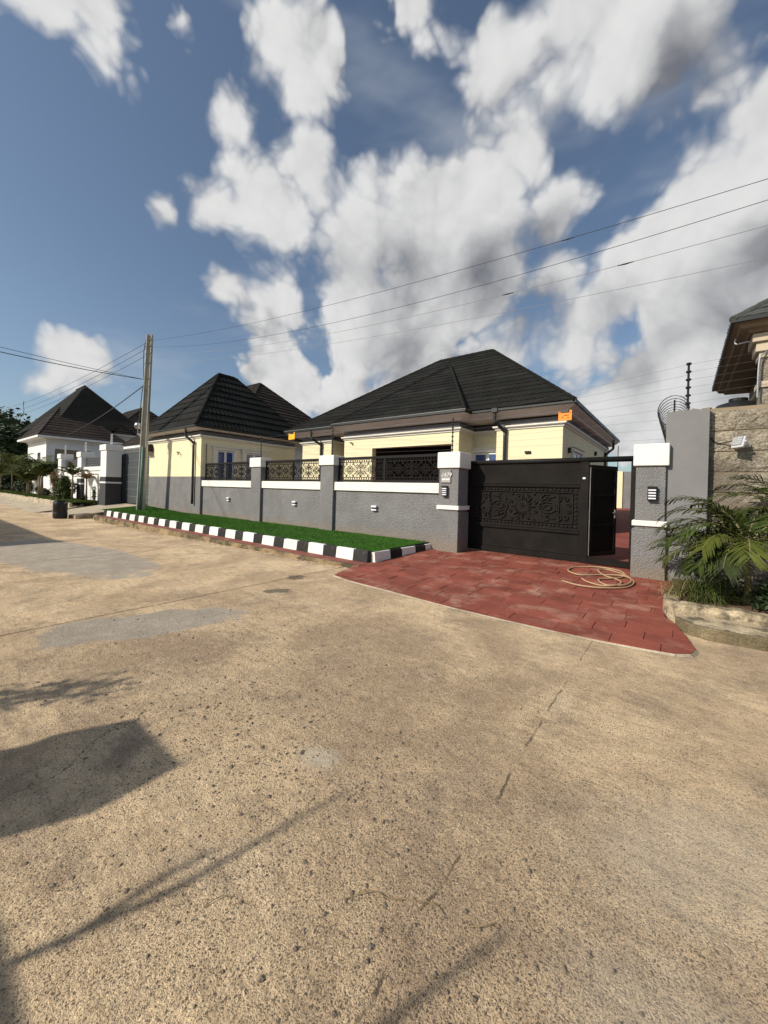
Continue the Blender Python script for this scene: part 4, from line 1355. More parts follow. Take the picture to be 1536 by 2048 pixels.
# barrel
t = thing('drum', 'black plastic drum standing on the road edge at left', 'drum', (-28., 6.0, -.34))
n = 20
prof = [(.28, 0), (.325, .03), (.335, .1), (.335, .32), (.318, .36), (.318, .40), (.335, .44), (.335, .78), (.325, .88), (.29, .96), (.285, .99), (.30, .995), (.30, 1.03), (.26, 1.03), (.255, .99)]
MB().lathe((-28., 6., -.345), prof, n).build('shell', 'barrel', t, smooth=True)
MB().lathe((-28., 6., -.345), [(.25, .985), (.25, 1.0), (.02, 1.005)], n).build('lid', 'barrel', t)
for a in (-2.4, .7):
    cx, cy = -28 + .3 * math.cos(a), 6 + .3 * math.sin(a)
    MB().tube(smooth_path([(cx - .1 * math.sin(a), cy + .1 * math.cos(a), .5), (cx - .1 * math.sin(a) + .05 * math.cos(a), cy + .1 * math.cos(a) + .05 * math.sin(a), .57), (cx + .1 * math.sin(a) + .05 * math.cos(a), cy - .1 * math.cos(a) + .05 * math.sin(a), .57), (cx + .1 * math.sin(a), cy - .1 * math.cos(a), .5)], 4), .022, 6).build('handle', 'galvanised', t)

# ================================================================== UTILITY POLE AND LINES
pole = thing('utility_pole', 'weathered concrete utility pole leaning beside the gatehouse', 'pole', (-24.8, 9.0, .1))
px0, px1 = V((-24.85, 8.98, .1)), V((-24.1, 8.95, 10.25))


def pole_at(z):
    return px0.lerp(px1, (z - .1) / 10.15)


def pole_shape(u0, u1, v0, v1, taper=.75):
    u0, u1, v0, v1 = u0 * .58, u1 * .58, v0 * .52, v1 * .52
    """u across the pole, v towards the gatehouse side"""
    ax, ay = V((.80, -.6, 0)), V((.6, .8, 0))
    P = []
    for base, k in ((px0, 1.), (px1, taper)):
        for u, v in ((u0, v0), (u1, v0), (u1, v1), (u0, v1)):
            P.append(base + ax * u * k + ay * v * k)
    return MB().hexa(P)


# I-section: two flanges and a web
pole_shape(-.30, .30, -.36, -.22).build('flange', 'pole_concrete', pole, .02)
pole_shape(-.30, .30, .22, .36).build('flange', 'pole_concrete', pole, .02)
pole_shape(-.09, .09, -.22, .22).build('web', 'pole_concrete', pole)
MB().tube([tuple(pole_at(.15) + V((.14, -.12, 0))), tuple(pole_at(3.9) + V((.12, -.10, 0)))], .06, 8).build('conduit', 'pvc_green', pole, smooth=True)
WZ = (9.95, 9.6, 9.2, 8.65)
for z in WZ + (7.75,):
    c = pole_at(z)
    MB().tube([tuple(c + V((-.28, -.05, 0))), tuple(c + V((.26, -.02, 0)))], .025, 6).build('through_bolt', 'galvanised', pole)
    MB().lathe((c.x - .28, c.y - .05, z - .06), [(.05, 0), (.07, .03), (.05, .06), (.07, .09), (.05, .12)], 8).build('shackle_insulator', 'insulator', pole, smooth=True)
c = pole_at(5.05)
MB().blob((c.x - .36, c.y - .25, 5.1), (.18, .18, .20), 12, 8).build('junction_globe', 'chrome', pole, smooth=True)
MB().tube([(c.x - .36, c.y - .25, 5.0), (c.x - .45, c.y - .2, 4.65), (c.x - .1, c.y - .1, 4.5)], .03, 6).build('junction_arm', 'galvanised', pole)
MB().tube(smooth_path([tuple(pole_at(9.9) + V((-.45, -.05, 0))), tuple(pole_at(9.3) + V((-.55, -.08, 0))), tuple(pole_at(8.2) + V((-.5, -.05, 0))), tuple(pole_at(7.8) + V((-.42, -.05, 0)))], 5), .02, 5).build('jumper', 'wire_dark', pole)
MB().tube(smooth_path([(-24.55, 8.9, 7.72), (-24.75, 8.85, 7.0), (-24.85, 8.8, 5.6), (c.x - .36, c.y - .25, 5.25)], 5), .022, 5).build('jumper', 'wire_dark', pole)


def quad_fit(p):
    (x0, z0), (x1, z1), (x2, z2) = p
    def f(x):
        return z0 * (x - x1) * (x - x2) / ((x0 - x1) * (x0 - x2)) + z1 * (x - x0) * (x - x2) / ((x1 - x0) * (x1 - x2)) + z2 * (x - x0) * (x - x1) / ((x2 - x0) * (x2 - x1))
    return f


ordn = ('topmost', 'second', 'third', 'lowest')
fits = (((-24.4, 9.98), (-7.2, 7.75), (1.03, 7.2)), ((-24.4, 9.63), (-7.17, 7.14), (1.04, 6.84)), ((-24.4, 9.23), (-7.16, 6.79), (1.05, 6.41)), ((-24.4, 8.68), (-7.15, 6.42), (1.06, 5.86)))
for k, f in enumerate(fits):
    q = quad_fit(f)
    pts = [(x, 9.0, q(x)) for x in [-24.4 + i * .95 for i in range(34)]]
    o = MB().tube(pts, .0055 if k < 3 else .0045, 5).build('power_line', 'wire_pale' if k > 1 else 'wire_dark')
    tag(o, f'{ordn[k]} overhead power line running right from the pole', 'power line', 'power lines to the right of the pole')
for k, (x, z) in enumerate(((-3.15, None), (-1.35, None), (-.1, None))):
    q = quad_fit(fits[2 if k else 0])
    xx = (-2.1, -3.4, -1.0)[k]
    m = MB().tube([(xx - .14, 9.0, q(xx - .14)), (xx, 9., q(xx) - .005), (xx + .14, 9.0, q(xx + .14))], [.008, .015, .008], 6).build('line_splice', 'wire_dark')
    tag(m, ('dark splice on the topmost power line', 'longest dark splice on the third power line', 'dark splice on the third power line nearer the right edge')[k], 'splice')
far = ((-73, 11.3), (-73, 10.6), (-73, 9.9))
for k in range(3):
    q = quad_fit(((-24.6, WZ[k]), (-48, (10.0, 9.45, 8.95)[k]), far[k]))
    o = MB().tube([(x, 9.0, q(x)) for x in [-24.7 - i * 2.2 for i in range(26)]], .012, 5).build('power_line', 'wire_dark')
    tag(o, f'{ordn[k]} power line running left from the pole past the white house', 'power line', 'power lines to the left of the pole')
o = MB().tube(smooth_path([(-58, 9.0, 10.55), (-58.1, 9.0, 10.0), (-57.8, 9., 9.5), (-58.2, 9, 8.9)], 4), .03, 5).build('hanging_wire', 'wire_dark'); tag(o, 'loose wire end dangling from the left power lines', 'wire')
for k, (z, l) in enumerate(((7.78, 'lower thick service cable crossing the road from the pole to the left'), (7.95, 'upper thin service cable crossing the road from the pole to the left'))):
    p0, p2 = pole_at(7.75) + V((-.22, -.06, 0)), V((-21.0, -3.0, 7.0 + .2 * k))
    pts = []
    for i in range(25):
        t = i / 24; p = p0.lerp(p2, t); p.z -= 4 * (.25 - .1 * k) * t * (1 - t); pts.append(tuple(p))
    tag(MB().tube(pts, .018 if k == 0 else .011, 5).build('service_cable', 'wire_dark'), l, 'cable')
pts = []
p0, p2 = V((-24.4, 9.1, 7.7)), V((-57.5, 12.6, 7.2))
for i in range(25):
    t = i / 24; p = p0.lerp(p2, t); p.z -= 4 * .35 * t * (1 - t); pts.append(tuple(p))
tag(MB().tube(pts, .03, 5).build('service_cable', 'wire_dark'), 'service cable sloping down to the roof of the white house', 'cable')

# ================================================================== ELECTRIC FENCE ON THE FRONT WALL
ef = thing('electric_fence', 'electric fence rods and strands above the grey wall and gate', 'fence', (-10, 10.4, 3))
posts = ((-20.2, 2.95, 4.0), (-15.25, 3.08, 4.05), (-10.63, 3.03, 4.02), (-5.5, 2.95, 3.99), (.06, 3.7, 4.66))
for i, (x, z0, z1) in enumerate(posts):
    r = MB().tube([(x, 10.4, z0), (x, 10.4, z1)], .016 if i < 4 else .024, 6).build('rod', 'insulator', ef)
    for k in range(8 if i < 4 else 6):
        z = z0 + .1 + (z1 - z0 - .12) * k / (7 if i < 4 else 5)
        s = 1. if i < 4 else 1.5
        MB().lathe((x, 10.4 - .0, z - .025), [(.022 * s, 0), (.034 * s, .012), (.034 * s, .032), (.022 * s, .05)], 7).build('insulator', 'insulator', r)
for a, b in zip(posts[:-1], posts[1:]):
    for k in range(8):
        za = a[1] + .1 + (a[2] - a[1] - .12) * k / 7; zb = b[1] + .1 + (b[2] - b[1] - .12) * k / 7
        if b[0] > 0: zb = 3.06 + (4.62 - 3.06) * k / 7
        if b[0] > 0 and zb < 3.75: zb = 3.06 + (4.62 - 3.06) * k / 7
        MB().tube([(a[0], 10.375, za), ((a[0] + b[0]) / 2, 10.375, (za + zb) / 2 - .01), (b[0], 10.375, zb)], .002, 4, cap=False).build('strand', 'wire_strand', ef)
for k in range(6):
    z = 3.8 + .82 * k / 5
    MB().tube([(.06, 10.375, z), (1.2, 10.6, z + .12), (2.6, 10.9, z + .1)], .002, 4, cap=False).build('strand', 'wire_strand', ef)


def warn_sign(x0, x1, z0, z1, m, label, printed):
    t = thing('warning_sign', label, 'sign', ((x0 + x1) / 2, 10.36, z0))
    w, h = x1 - x0, z1 - z0
    poly = [(x0, z0), (x1, z0 + .02 * w), (x1, z1 + .03), (x1 - .16 * w, z1 + .03), (x1 - .2 * w, z1 - .16 * h), (x0 + .2 * w, z1 - .16 * h), (x0 + .16 * w, z1), (x0, z1)]
    n = len(poly)
    mb = MB().add([(x, 10.362, z) for x, z in poly] + [(x, 10.368, z) for x, z in poly], [tuple(range(n)), tuple(range(2 * n - 1, n - 1, -1))] + [(i, n + i, n + (i + 1) % n, (i + 1) % n) for i in range(n)])
    mb.build('plate', m, t)
    for cx in (x0 + .1 * w, x1 - .1 * w):
        MB().lathe((0, 0, 0), [(.016, 0), (.016, .004)], 8)
        MB().box(cx - .014, cx + .014, 10.358, 10.361, z1 - .17 * h, z1 - .05 * h).build('eyelet', 'orange_print', t)
    if printed:
        MB().box(x0 + .42 * w, x0 + .80 * w, 10.358, 10.361, z0 + .54 * h, z0 + .64 * h).build('print_line', 'orange_print', t)
        MB().box(x0 + .64 * w, x0 + .82 * w, 10.358, 10.361, z0 + .28 * h, z0 + .35 * h).build('print_line', 'orange_print', t)
        b = [(.25, .36), (.33, .34), (.31, .30), (.42, .33), (.35, .40), (.37, .44), (.29, .5)]
        MB().add([(x0 + u * w, 10.36, z0 + v * h) for u, v in b], [tuple(range(len(b)))]).build('bolt_print', 'orange_print', t)


warn_sign(-2.51, -2.20, 3.64, 3.87, 'orange_sign', 'orange warning plate hung on the strands above the gate', True)
warn_sign(-13.25, -12.85, 3.80, 4.07, 'yellow_sign', 'small yellow warning plate hung on the strands near the gatehouse roof', False)

# ================================================================== RIGHT SIDE: SLAB, STONE WALL, BUILDING
t = thing('plain_slab', 'tall smooth grey rendered slab right of the gate pillar', 'wall', (.09, 10.37, 0))
mb = MB(); n = 10
vs = []
pr2 = random.Random(9)
for i in range(n + 1):
    x = -.29 + .71 * i / n; zt = 3.63 + pr2.uniform(-.018, .018)
    vs += [(x, 10.25, -.3), (x, 10.25, zt), (x, 10.5, zt + pr2.uniform(-.01, .02)), (x, 10.5, -.3)]
fs = [(i * 4 + k, (i + 1) * 4 + k, (i + 1) * 4 + (k + 1) % 4, i * 4 + (k + 1) % 4) for i in range(n) for k in range(4)] + [(0, 1, 2, 3), tuple(n * 4 + k for k in (3, 2, 1, 0))]
fs = [f[::-1] for f in fs]
mb.add(vs, fs).build('render_face', 'plain_render', t)
mb = MB()
for i in range(14):
    x = -.22 + .62 * pr2.random(); mb.blob((x, 10.3 + .15 * pr2.random(), 3.64), (pr2.uniform(.03, .07), .04, pr2.uniform(.012, .03)), 6, 4)
mb.build('broken_mortar', 'mortar', t)

sw = thing('stone_wall', 'tan rough faced block wall at the right edge above the palm', 'wall', (1.5, 10.6, 0))
box('mortar_core', 'mortar', sw, .425, 5.2, 10.485, 10.7, -.3, 3.66, 0)
sr = random.Random(14)
z = -.22
r = 0
while z < 3.6:
    h = .425
    x = .43 - (.0 if r % 2 else .9)
    while x < 5.0:
        w = sr.uniform(2.2, 2.6)
        a, b = max(x, .43), min(x + w - .008, 5.2)
        x += w
        if b - a < .1: continue
        mb = MB(); k = 16; m = 4; vs = []
        zt = min(z + h - .018, 3.68)
        for i in range(k + 1):
            for j in range(m + 1):
                e = (i in (0, k)) or (j in (0, m))
                vs.append((a + (b - a) * i / k, 10.45 + (.014 if e else sr.uniform(-.018, .010)), z + .012 + (zt - z - .012) * j / m))
        o0 = len(vs)
        fs = [(i * (m + 1) + j, (i + 1) * (m + 1) + j, (i + 1) * (m + 1) + j + 1, i * (m + 1) + j + 1) for i in range(k) for j in range(m)]
        vs += [(a, 10.6, z + .012), (b, 10.6, z + .012), (b, 10.6, zt), (a, 10.6, zt)]
        c00, c10, c11, c01 = 0, k * (m + 1), k * (m + 1) + m, m
        fs += [tuple([c01] + [i * (m + 1) + m for i in range(1, k + 1)] + [o0 + 2, o0 + 3]), (c00, c01, o0 + 3, o0), (c10, o0 + 1, o0 + 2, c11), tuple([o0, o0 + 1] + [i * (m + 1) for i in range(k, -1, -1)])]
        mb.add(vs, fs).build('stone_block', 'stone_wall', sw)
    z += h; r += 1
t = thing('floodlight', 'pale grey floodlight with cooling fins mounted on the block wall', 'floodlight', (.86, 10.4, 2.85))
M4 = Matrix.Translation((.87, 10.22, 2.90)) @ Matrix.Rotation(rad(-28), 4, 'X') @ Matrix.Rotation(rad(12), 4, 'Y') @ Matrix.Rotation(rad(-30), 4, 'Z')


def xf(mb): mb.v = [tuple(M4 @ V(p)) for p in mb.v]; return mb


xf(MB().box(-.10, .10, -.03, .03, -.13, .13)).build('housing', 'flood_grey', t, .012)
for k in range(9):
    zz = -.09 + k * .0225
    xf(MB().box(-.075, .075, -.06, -.03, zz, zz + .009)).build('cooling_fin', 'lamp_white' if k % 2 else 'flood_grey', t)
for s in (-1, 1):
    xf(MB().box(s * .115 - .008, s * .115 + .008, -.02, .14, -.02, .02)).build('bracket_arm', 'flood_grey', t)
xf(MB().box(-.12, .12, .13, .15, -.03, .03)).build('bracket', 'flood_grey', t)
MB().tube(smooth_path([(.76, 10.24, 2.94), (.68, 10.38, 2.93), (.55, 10.43, 2.93), (.45, 10.44, 3.05)], 5), .012, 5).build('cable', 'lamp_black', t)

# razor wire over the side wall
side = thing('side_wall', 'grey side boundary wall running back from the slab', 'wall', (-.12, 20, 0))
box('wall_panel', 'plain_render', side, -.235, -.05, 10.55, 34.2, -.2, 3.35, 0)
rw = thing('razor_wire', 'coil of razor wire above the white cap of the right pillar', 'razor wire', (-.2, 11, 3.4))
pts = []
for i in range(17 * 22):
    a = 2 * PI * i / 22
    pts.append((-.19 + .285 * math.cos(a), 10.66 + 5.6 * i / 374, 3.74 + .33 * math.sin(a)))
MB().tube(pts, .009, 4).build('coil', 'razor_steel', rw)
mb = MB()
for i in range(0, 372, 3):
    p = V(pts[i]); tdir = (V(pts[min(i + 1, 373)]) - p).normalized(); s = V((0, 1, 0)).cross(tdir).normalized()
    for q in (-1, 1):
        mb.add([p - tdir * .014, p + tdir * .014, p + s * q * .022 + tdir * .02 * q, ], [(0, 1, 2)])
        mb.add([p - tdir * .010, p + tdir * .010, p + V((0, .02 * q, 0)) + tdir * .015], [(0, 1, 2)])
mb.build('barbs', 'razor_steel', rw)
MB().tube([(-.17, 10.8, 3.3), (-.17, 10.8, 3.98)], .02, 6).build('stake', 'insulator', rw)
MB().tube([(-.17, 14.5, 3.3), (-.17, 14.5, 3.98)], .02, 6).build('stake', 'insulator', rw)

# back of the yard
t = thing('back_wall', 'cream and grey wall closing the yard behind the wicket', 'wall', (-4, 34.2, .9))
box('cream_part', 'cream', t, -7., -3.53, 33.9, 34.3, .4, 3.74, 0)
box('grey_part', 'stucco', t, -3.528, -.24, 34., 34.3, .4, 3.72, 0)
MB().tube([(-3.9, 34.1, 3.7), (-3.9, 34.1, 5.7)], .03, 5).build('rod', 'insulator', t)

# neighbour building on the right
rb = thing('right_building', 'tan building corner with grey tiled roof and white moulded column', 'house', (4, 15, 0))
box('wall', 'tan_wall', rb, 1.85, 9, 13.2, 19.0, -.3, 5.75, 0)
ev = [(.86, 19.3), (.86, 12.1), (9.5, 12.1)]
m1 = MB(); sweep(m1, ev, [(.03, 5.93), (.03, 6.0), (1.2, 5.99), (1.2, 5.72), (.35, 5.74), (.30, 5.80), (.16, 5.82), (.12, 5.90)]); m1.build('soffit', 'tan_wall', rb)
m1 = MB(); sweep(m1, ev, [(.0, 5.92), (-.03, 5.93), (-.03, 6.02), (.03, 6.02), (.03, 5.92)]); m1.build('fascia', 'gutter', rb)
a_, b_, c__, d_ = (.86, 12.1, 6.01), (9.5, 12.1, 6.01), (9.5, 19.3, 6.01), (.86, 19.3, 6.01)
k1, k2 = (4.4, 15.7, 8.75), (6.0, 15.7, 8.75)
mb = MB(); mb.face([a_, b_, k2, k1]); mb.face([b_, c__, k2]); mb.face([c__, d_, k1, k2]); mb.face([d_, a_, k1])
rf = mb.build('roof', 'tile_grey', rb)
roof_tiles(rf, [a_, b_, k2, k1], .42, 1.35, 'tile_grey', wave=.02, lip=.04)
roof_tiles(rf, [d_, a_, k1], .42, 1.35, 'tile_grey', wave=.02, lip=.04)
ridge(rf, a_, k1, 'tile_grey', .09)
col = box('column', 'stone_wall', rb, 1.42, 2.0, 12.65, 13.15, 2.5, 5.72, .01)
for z0, z1, o in ((5.30, 5.52, .10), (5.52, 5.72, .17), (4.45, 4.60, .05), (5.16, 5.30, .04)):
    box('moulding', 'tan_trim', col, 1.42 - o, 2.0 + o, 12.65 - o, 13.15 + o, z0, z1, .015)
box('wall_moulding', 'tan_trim', rb, 1.72, 1.85, 13.3, 19., 5.0, 5.12, .01)
box('wall_moulding', 'white_wall', rb, 1.76, 1.85, 13.3, 19., 4.3, 4.38, .01)
MB().tube(smooth_path([(.98, 12.9, 5.80), (1.0, 12.9, 5.66), (1.3, 12.75, 5.62), (1.5, 12.6, 5.3), (1.38, 12.5, 5.1), (1.36, 12.5, 4.2)], 6), .02, 6).build('cable', 'wire_pale', rb)
t = thing('water_tank', 'black ribbed water tank behind the block wall', 'tank', (1.15, 15.4, 3.5))
prof = []
for k in range(9):
    z = k * .2; prof += [(.55, z), (.59, z + .05), (.59, z + .11), (.55, z + .16)]
prof += [(.5, 1.9), (.2, 2.0)]
MB().lathe((1.27, 15.4, 2.7), prof, 22).build('shell', 'tank_black', t, smooth=True)
MB().lathe((1.27, 15.4, 4.7), [(.22, 0), (.22, .08), (.1, .1)], 14).build('lid', 'tank_black', t)
box('stand', 'galvanised', t, .62, 1.95, 14.8, 16.1, 2.6, 2.69, .01)
for x, yv in ((.66, 14.84), (1.9, 14.84), (.66, 16.05), (1.9, 16.05)):
    box('stand_leg', 'galvanised', t, x - .03, x + .03, yv - .03, yv + .03, -.3, 2.6, 0)

# raised planter on the right
pl = thing('planter_kerb', 'stained concrete planter edge with a lower step right of the apron', 'planter', (1.5, 7.6, -.2))
mb = MB()
front = [(-.17, 8.6), (-.2, 8.0), (-.15, 7.72), (-.02, 7.60), (.25, 7.66), (.6, 7.72), (1.1, 7.72), (2., 7.74), (5, 7.8)]
front = [tuple(p)[:2] for p in smooth_path([(a, b, 0) for a, b in front], 6)]
vs = []; m = len(front); inner = offset_path(front, .2)
for i, ((x, yv), (xi, yi)) in enumerate(zip(front, inner)):
    j = .03 * noise.noise(V((x * 6, yv, 0)))
    vs += [(x, yv, -.4), (x + j * .5, yv - .01, .02), (x, yv + .015, .105 + j), (xi, yi, .11 + j), (xi, yi, -.2)]
fs = [(i * 5 + k, (i + 1) * 5 + k, (i + 1) * 5 + k + 1, i * 5 + k + 1) for i in range(m - 1) for k in range(4)]
mb.add(vs, fs).build('upper_edge', 'planter_concrete', pl)
sf = [(-.03, 7.30), (.12, 7.08), (.35, 6.98), (.9, 7.02), (2, 7.04), (5, 7.08)]
si = [(-.05, 7.62), (.1, 7.75), (.4, 7.78), (.9, 7.8), (2, 7.82), (5, 7.9)]
vs = []
for (x, yv), (xi, yi) in zip(sf, si):
    vs += [(x, yv, -.4), (x, yv + .015, -.045), (x, yv + .03, -.032), (xi, yi, -.028)]
m = len(sf)
mb = MB().add(vs, [(i * 4 + k, (i + 1) * 4 + k, (i + 1) * 4 + k + 1, i * 4 + k + 1) for i in range(m - 1) for k in range(3)])
mb.build('lower_step', 'step_concrete', pl)
vs = []
for (x, yv), (xi, yi) in zip(sf, si):
    vs += [(x + .01, yv + .035, -.029), (xi, yi, -.024)]
MB().add(vs, [(2 * i, 2 * i + 2, 2 * i + 3, 2 * i + 1) for i in range(m - 1)]).build('tread', 'planter_concrete', pl)
vs = []
mb = MB()
for i in range(26):
    for j in range(14):
        x = -.12 + 5.2 * i / 25; yv = 7.75 + 2.75 * j / 13
        vs.append((x, yv, .07 + .05 * noise.noise(V((x * 3, yv * 3, 1)))))
struct(mb.add(vs, [(i * 14 + j, (i + 1) * 14 + j, (i + 1) * 14 + j + 1, i * 14 + j + 1) for i in range(25) for j in range(13)]).build('planting_bed', 'soil', smooth=True))

# ================================================================== PLANTS
def leaflet(mb, p, d, up, L_, w, droop):
    s = d.cross(up)
    if s.length < 1e-4: s = d.cross(V((1, 0, 0)))
    s.normalize()
    a = p; b = p + d * (L_ * .45) + V((0, 0, -droop * L_ * .12)); c = p + d * (L_ * .8) + V((0, 0, -droop * L_ * .38)); e = p + d * L_ * .97 + V((0, 0, -droop * L_ * .62))
    n = up * w * .35
    mb.add([a - s * w * .25, a + s * w * .25, b - s * w * .5 + n * .4, b + s * w * .5 + n * .4, c - s * w * .36, c + s * w * .36, e], [(0, 1, 3, 2), (2, 3, 5, 4), (4, 5, 6)])


def frond(mbl, mbs, base, yw, el, L_, curve, nl, ll, rng, w=.02, droop=.6, stemr=.009, bare=.18, splay=1.0):
    pts = []; p = V(base); n = 14
    dirs = []
    for i in range(n + 1):
        t = i / n
        e = el - curve * t ** 1.2
        d = V((math.cos(yw) * math.cos(e), math.sin(yw) * math.cos(e), math.sin(e)))
        pts.append(p.copy()); dirs.append(d); p = p + d * (L_ / n)
    mbs.tube(pts, [stemr * (1 - .75 * i / n) for i in range(n + 1)], 5)
    for k in range(nl):
        t = bare + (1 - bare) * k / (nl - 1)
        f = t * n; i = min(n - 1, int(f)); q = pts[i].lerp(pts[i + 1], f - i); d = dirs[i]
        side = d.cross(V((0, 0, 1))).normalized(); up = side.cross(d).normalized()
        lf = ll * (math.sin(PI * (.18 + .72 * t)) ** .6) * rng.uniform(.85, 1.1)
        for s in (-1, 1):
            fwd = .35 + .75 * t
            dd = (side * s * splay + d * fwd + up * rng.uniform(.05, .45)).normalized()
            leaflet(mbl, q, dd, up, lf, w * rng.uniform(.8, 1.15), droop * rng.uniform(.5, 1.5))


def big_palm(base, top, fr, label, seed, leafm='palm_leaf', ll=.36, w=.03):
    rng = random.Random(seed)
    t = thing('palm', label, 'palm', base)
    b, tp = V(base), V(top)
    pts = []; rr = []
    for i in range(13):
        q = i / 12; p = b.lerp(tp, q); p.x += .015 * math.sin(q * 5); pts.append(p); rr.append((.085 - .045 * min(1, q * 2.2)) + .004 * (i % 2) if q < .45 else .045 - .012 * q + .003 * (i % 2))
    MB().tube(pts, rr, 10).build('trunk', 'palm_stem', t, smooth=True)
    for (yw, el, L_, cv, nl) in fr:
        l, s = MB(), MB()
        frond(l, s, tp - V((0, 0, .06)), rad(yw), rad(el), L_, rad(cv), nl, ll, rng, w, .55, .012)
        f = l.build('frond', leafm if rng.random() > .2 else 'palm_leaf_yellow', t)
        s.build('rachis', 'palm_stem', f)
    return t


big_palm((.90, 8.62, .06), (.83, 8.35, 1.05), [(172, 72, 1.42, 120, 41), (188, 57, 1.3, 105, 40), (160, 78, 1.5, 105, 40), (200, 40, 1.2, 95, 35), (222, 20, .95, 95, 31), (246, 30, .95, 115, 31), (268, 48, .9, 125, 31),
         (135, 72, 1.3, 90, 35), (105, 62, 1.2, 80, 32), (70, 66, 1.3, 85, 34), (25, 62, 1.4, 90, 34), (345, 52, 1.3, 95, 34), (312, 35, 1.1, 100, 31), (178, 35, 1.15, 80, 30), (155, 50, 1.2, 95, 32), (228, 50, 1.0, 120, 30), (192, 82, 1.0, 70, 31), (10, 36, 1.1, 80, 31), (212, 62, 1.15, 120, 34)],
         'palm with arching fronds in the planter against the grey slab', 3, 'palm_leaf', .44, .026)
big_palm((1.5, 9.4, .06), (1.55, 9.3, 1.45), [(185, 58, 1.35, 95, 34), (160, 68, 1.35, 90, 34), (210, 42, 1.2, 95, 32), (240, 36, 1.1, 100, 31), (280, 46, 1.1, 95, 29), (320, 55, 1.2, 90, 29), (20, 60, 1.2, 80, 29), (80, 62, 1.1, 80, 40), (120, 66, 1.2, 80, 40), (195, 76, 1.2, 75, 29)],
         'darker palm standing behind the first at the right edge', 8, 'palm_leaf', .44, .028)
big_palm((.62, 9.75, .06), (.52, 9.55, .72), [(150, 66, 1.1, 90, 31), (185, 48, 1.05, 85, 31), (215, 30, 1.0, 80, 29), (245, 20, .85, 80, 40), (100, 60, .9, 80, 37), (290, 38, .9, 85, 37), (340, 48, .9, 85, 37), (170, 30, 1.0, 60, 29)],
         'small yellowish palm low against the slab behind the grass tuft', 5, 'palm_leaf_yellow', .36, .026)

# strappy grass tuft
t = thing('grass_tuft', 'tuft of long strappy grass spilling over the planter edge', 'grass tuft', (.22, 8.35, .08))
rg = random.Random(17)
for part, m, n, cx, cy in (('blades', 'leaf_grass', 420, .30, 8.42), ('dry_blades', 'straw', 150, .06, 8.35)):
    mb = MB()
    for k in range(n):
        a = rg.uniform(0, 2 * PI); e = rg.uniform(.5, 1.45); L_ = rg.uniform(.4, .85) * (1 if m == 'leaf_grass' else .6)
        p = V((cx + rg.gauss(0, .14), cy + rg.gauss(0, .2), .07))
        w = rg.uniform(.004, .008)
        pts = []; n_ = 5
        for i in range(n_ + 1):
            ee = e - (1.9 if m == 'leaf_grass' else 1.3) * (i / n_) ** 1.5
            pts.append(p.copy()); p = p + V((math.cos(a) * math.cos(ee), math.sin(a) * math.cos(ee), math.sin(ee))) * L_ / n_
        s = V((-math.sin(a), math.cos(a), 0))
        vs = []
        for i, q in enumerate(pts):
            ww = w * (1 - (i / n_) ** 2 * .9); vs += [q - s * ww, q + s * ww]
        mb.add(vs, [(2 * i, 2 * i + 1, 2 * i + 3, 2 * i + 2) for i in range(n_)])
    mb.build(part, m, t)


def shrub(name, label, cat, base, r, n, leafm, seed, size=.07, stem=True, squash=1., group=None, core=.35):
    rng = random.Random(seed)
    t = thing(name, label, cat, base, group)
    mb = MB(); b = V(base)
    lobes = [(V((rng.uniform(-.55, .55) * r[0], rng.uniform(-.55, .55) * r[1], r[2] * rng.uniform(.35, 1.45))), rng.uniform(.35, .62)) for _ in range(9)]
    for k in range(n):
        c, q = rng.choice(lobes)
        while True:
            d = V((rng.uniform(-1, 1), rng.uniform(-1, 1), rng.uniform(-1, 1)))
            if core < d.length <= 1: break
        p = b + c + V((d.x * r[0] * q, d.y * r[1] * q, d.z * r[2] * q))
        if p.z < b.z + .02: p.z = b.z + rng.uniform(.02, .1)
        ax = V((rng.gauss(0, 1), rng.gauss(0, 1), rng.gauss(0, .6))).normalized(); bx_ = ax.cross(V((rng.gauss(0, 1), rng.gauss(0, 1), rng.gauss(0, 1)))).normalized()
        s = size * rng.uniform(.6, 1.3)
        mb.add([p - ax * s, p + bx_ * s * .42, p + ax * s, p - bx_ * s * .42], [(0, 1, 2, 3)])
    mb.build('foliage' if cat != 'tree' else 'crown', leafm, t)
    m2 = MB()
    for k in range(5):
        a = rng.uniform(0, 2 * PI); c, q = lobes[k]
        m2.tube([b + V((math.cos(a) * .05 * r[0], math.sin(a) * .05 * r[1], -.1)), b + c * .5, b + c], [.06 * r[2] ** .5, .035 * r[2] ** .5, .012], 5)
    m2.build('stem' if cat != 'tree' else 'trunk', 'bark', t)
    return t


shrub('shrub', 'low dark leafy plant behind the palm at the right edge', 'shrub', (1.35, 8.3, .05), (.5, .4, .3), 900, 'leaf_dark', 31, .05)
shrub('shrub', 'small green groundcover plant between the grass tuft and palm', 'shrub', (.7, 9.0, .05), (.3, .3, .22), 500, 'leaf_mid', 32, .035)

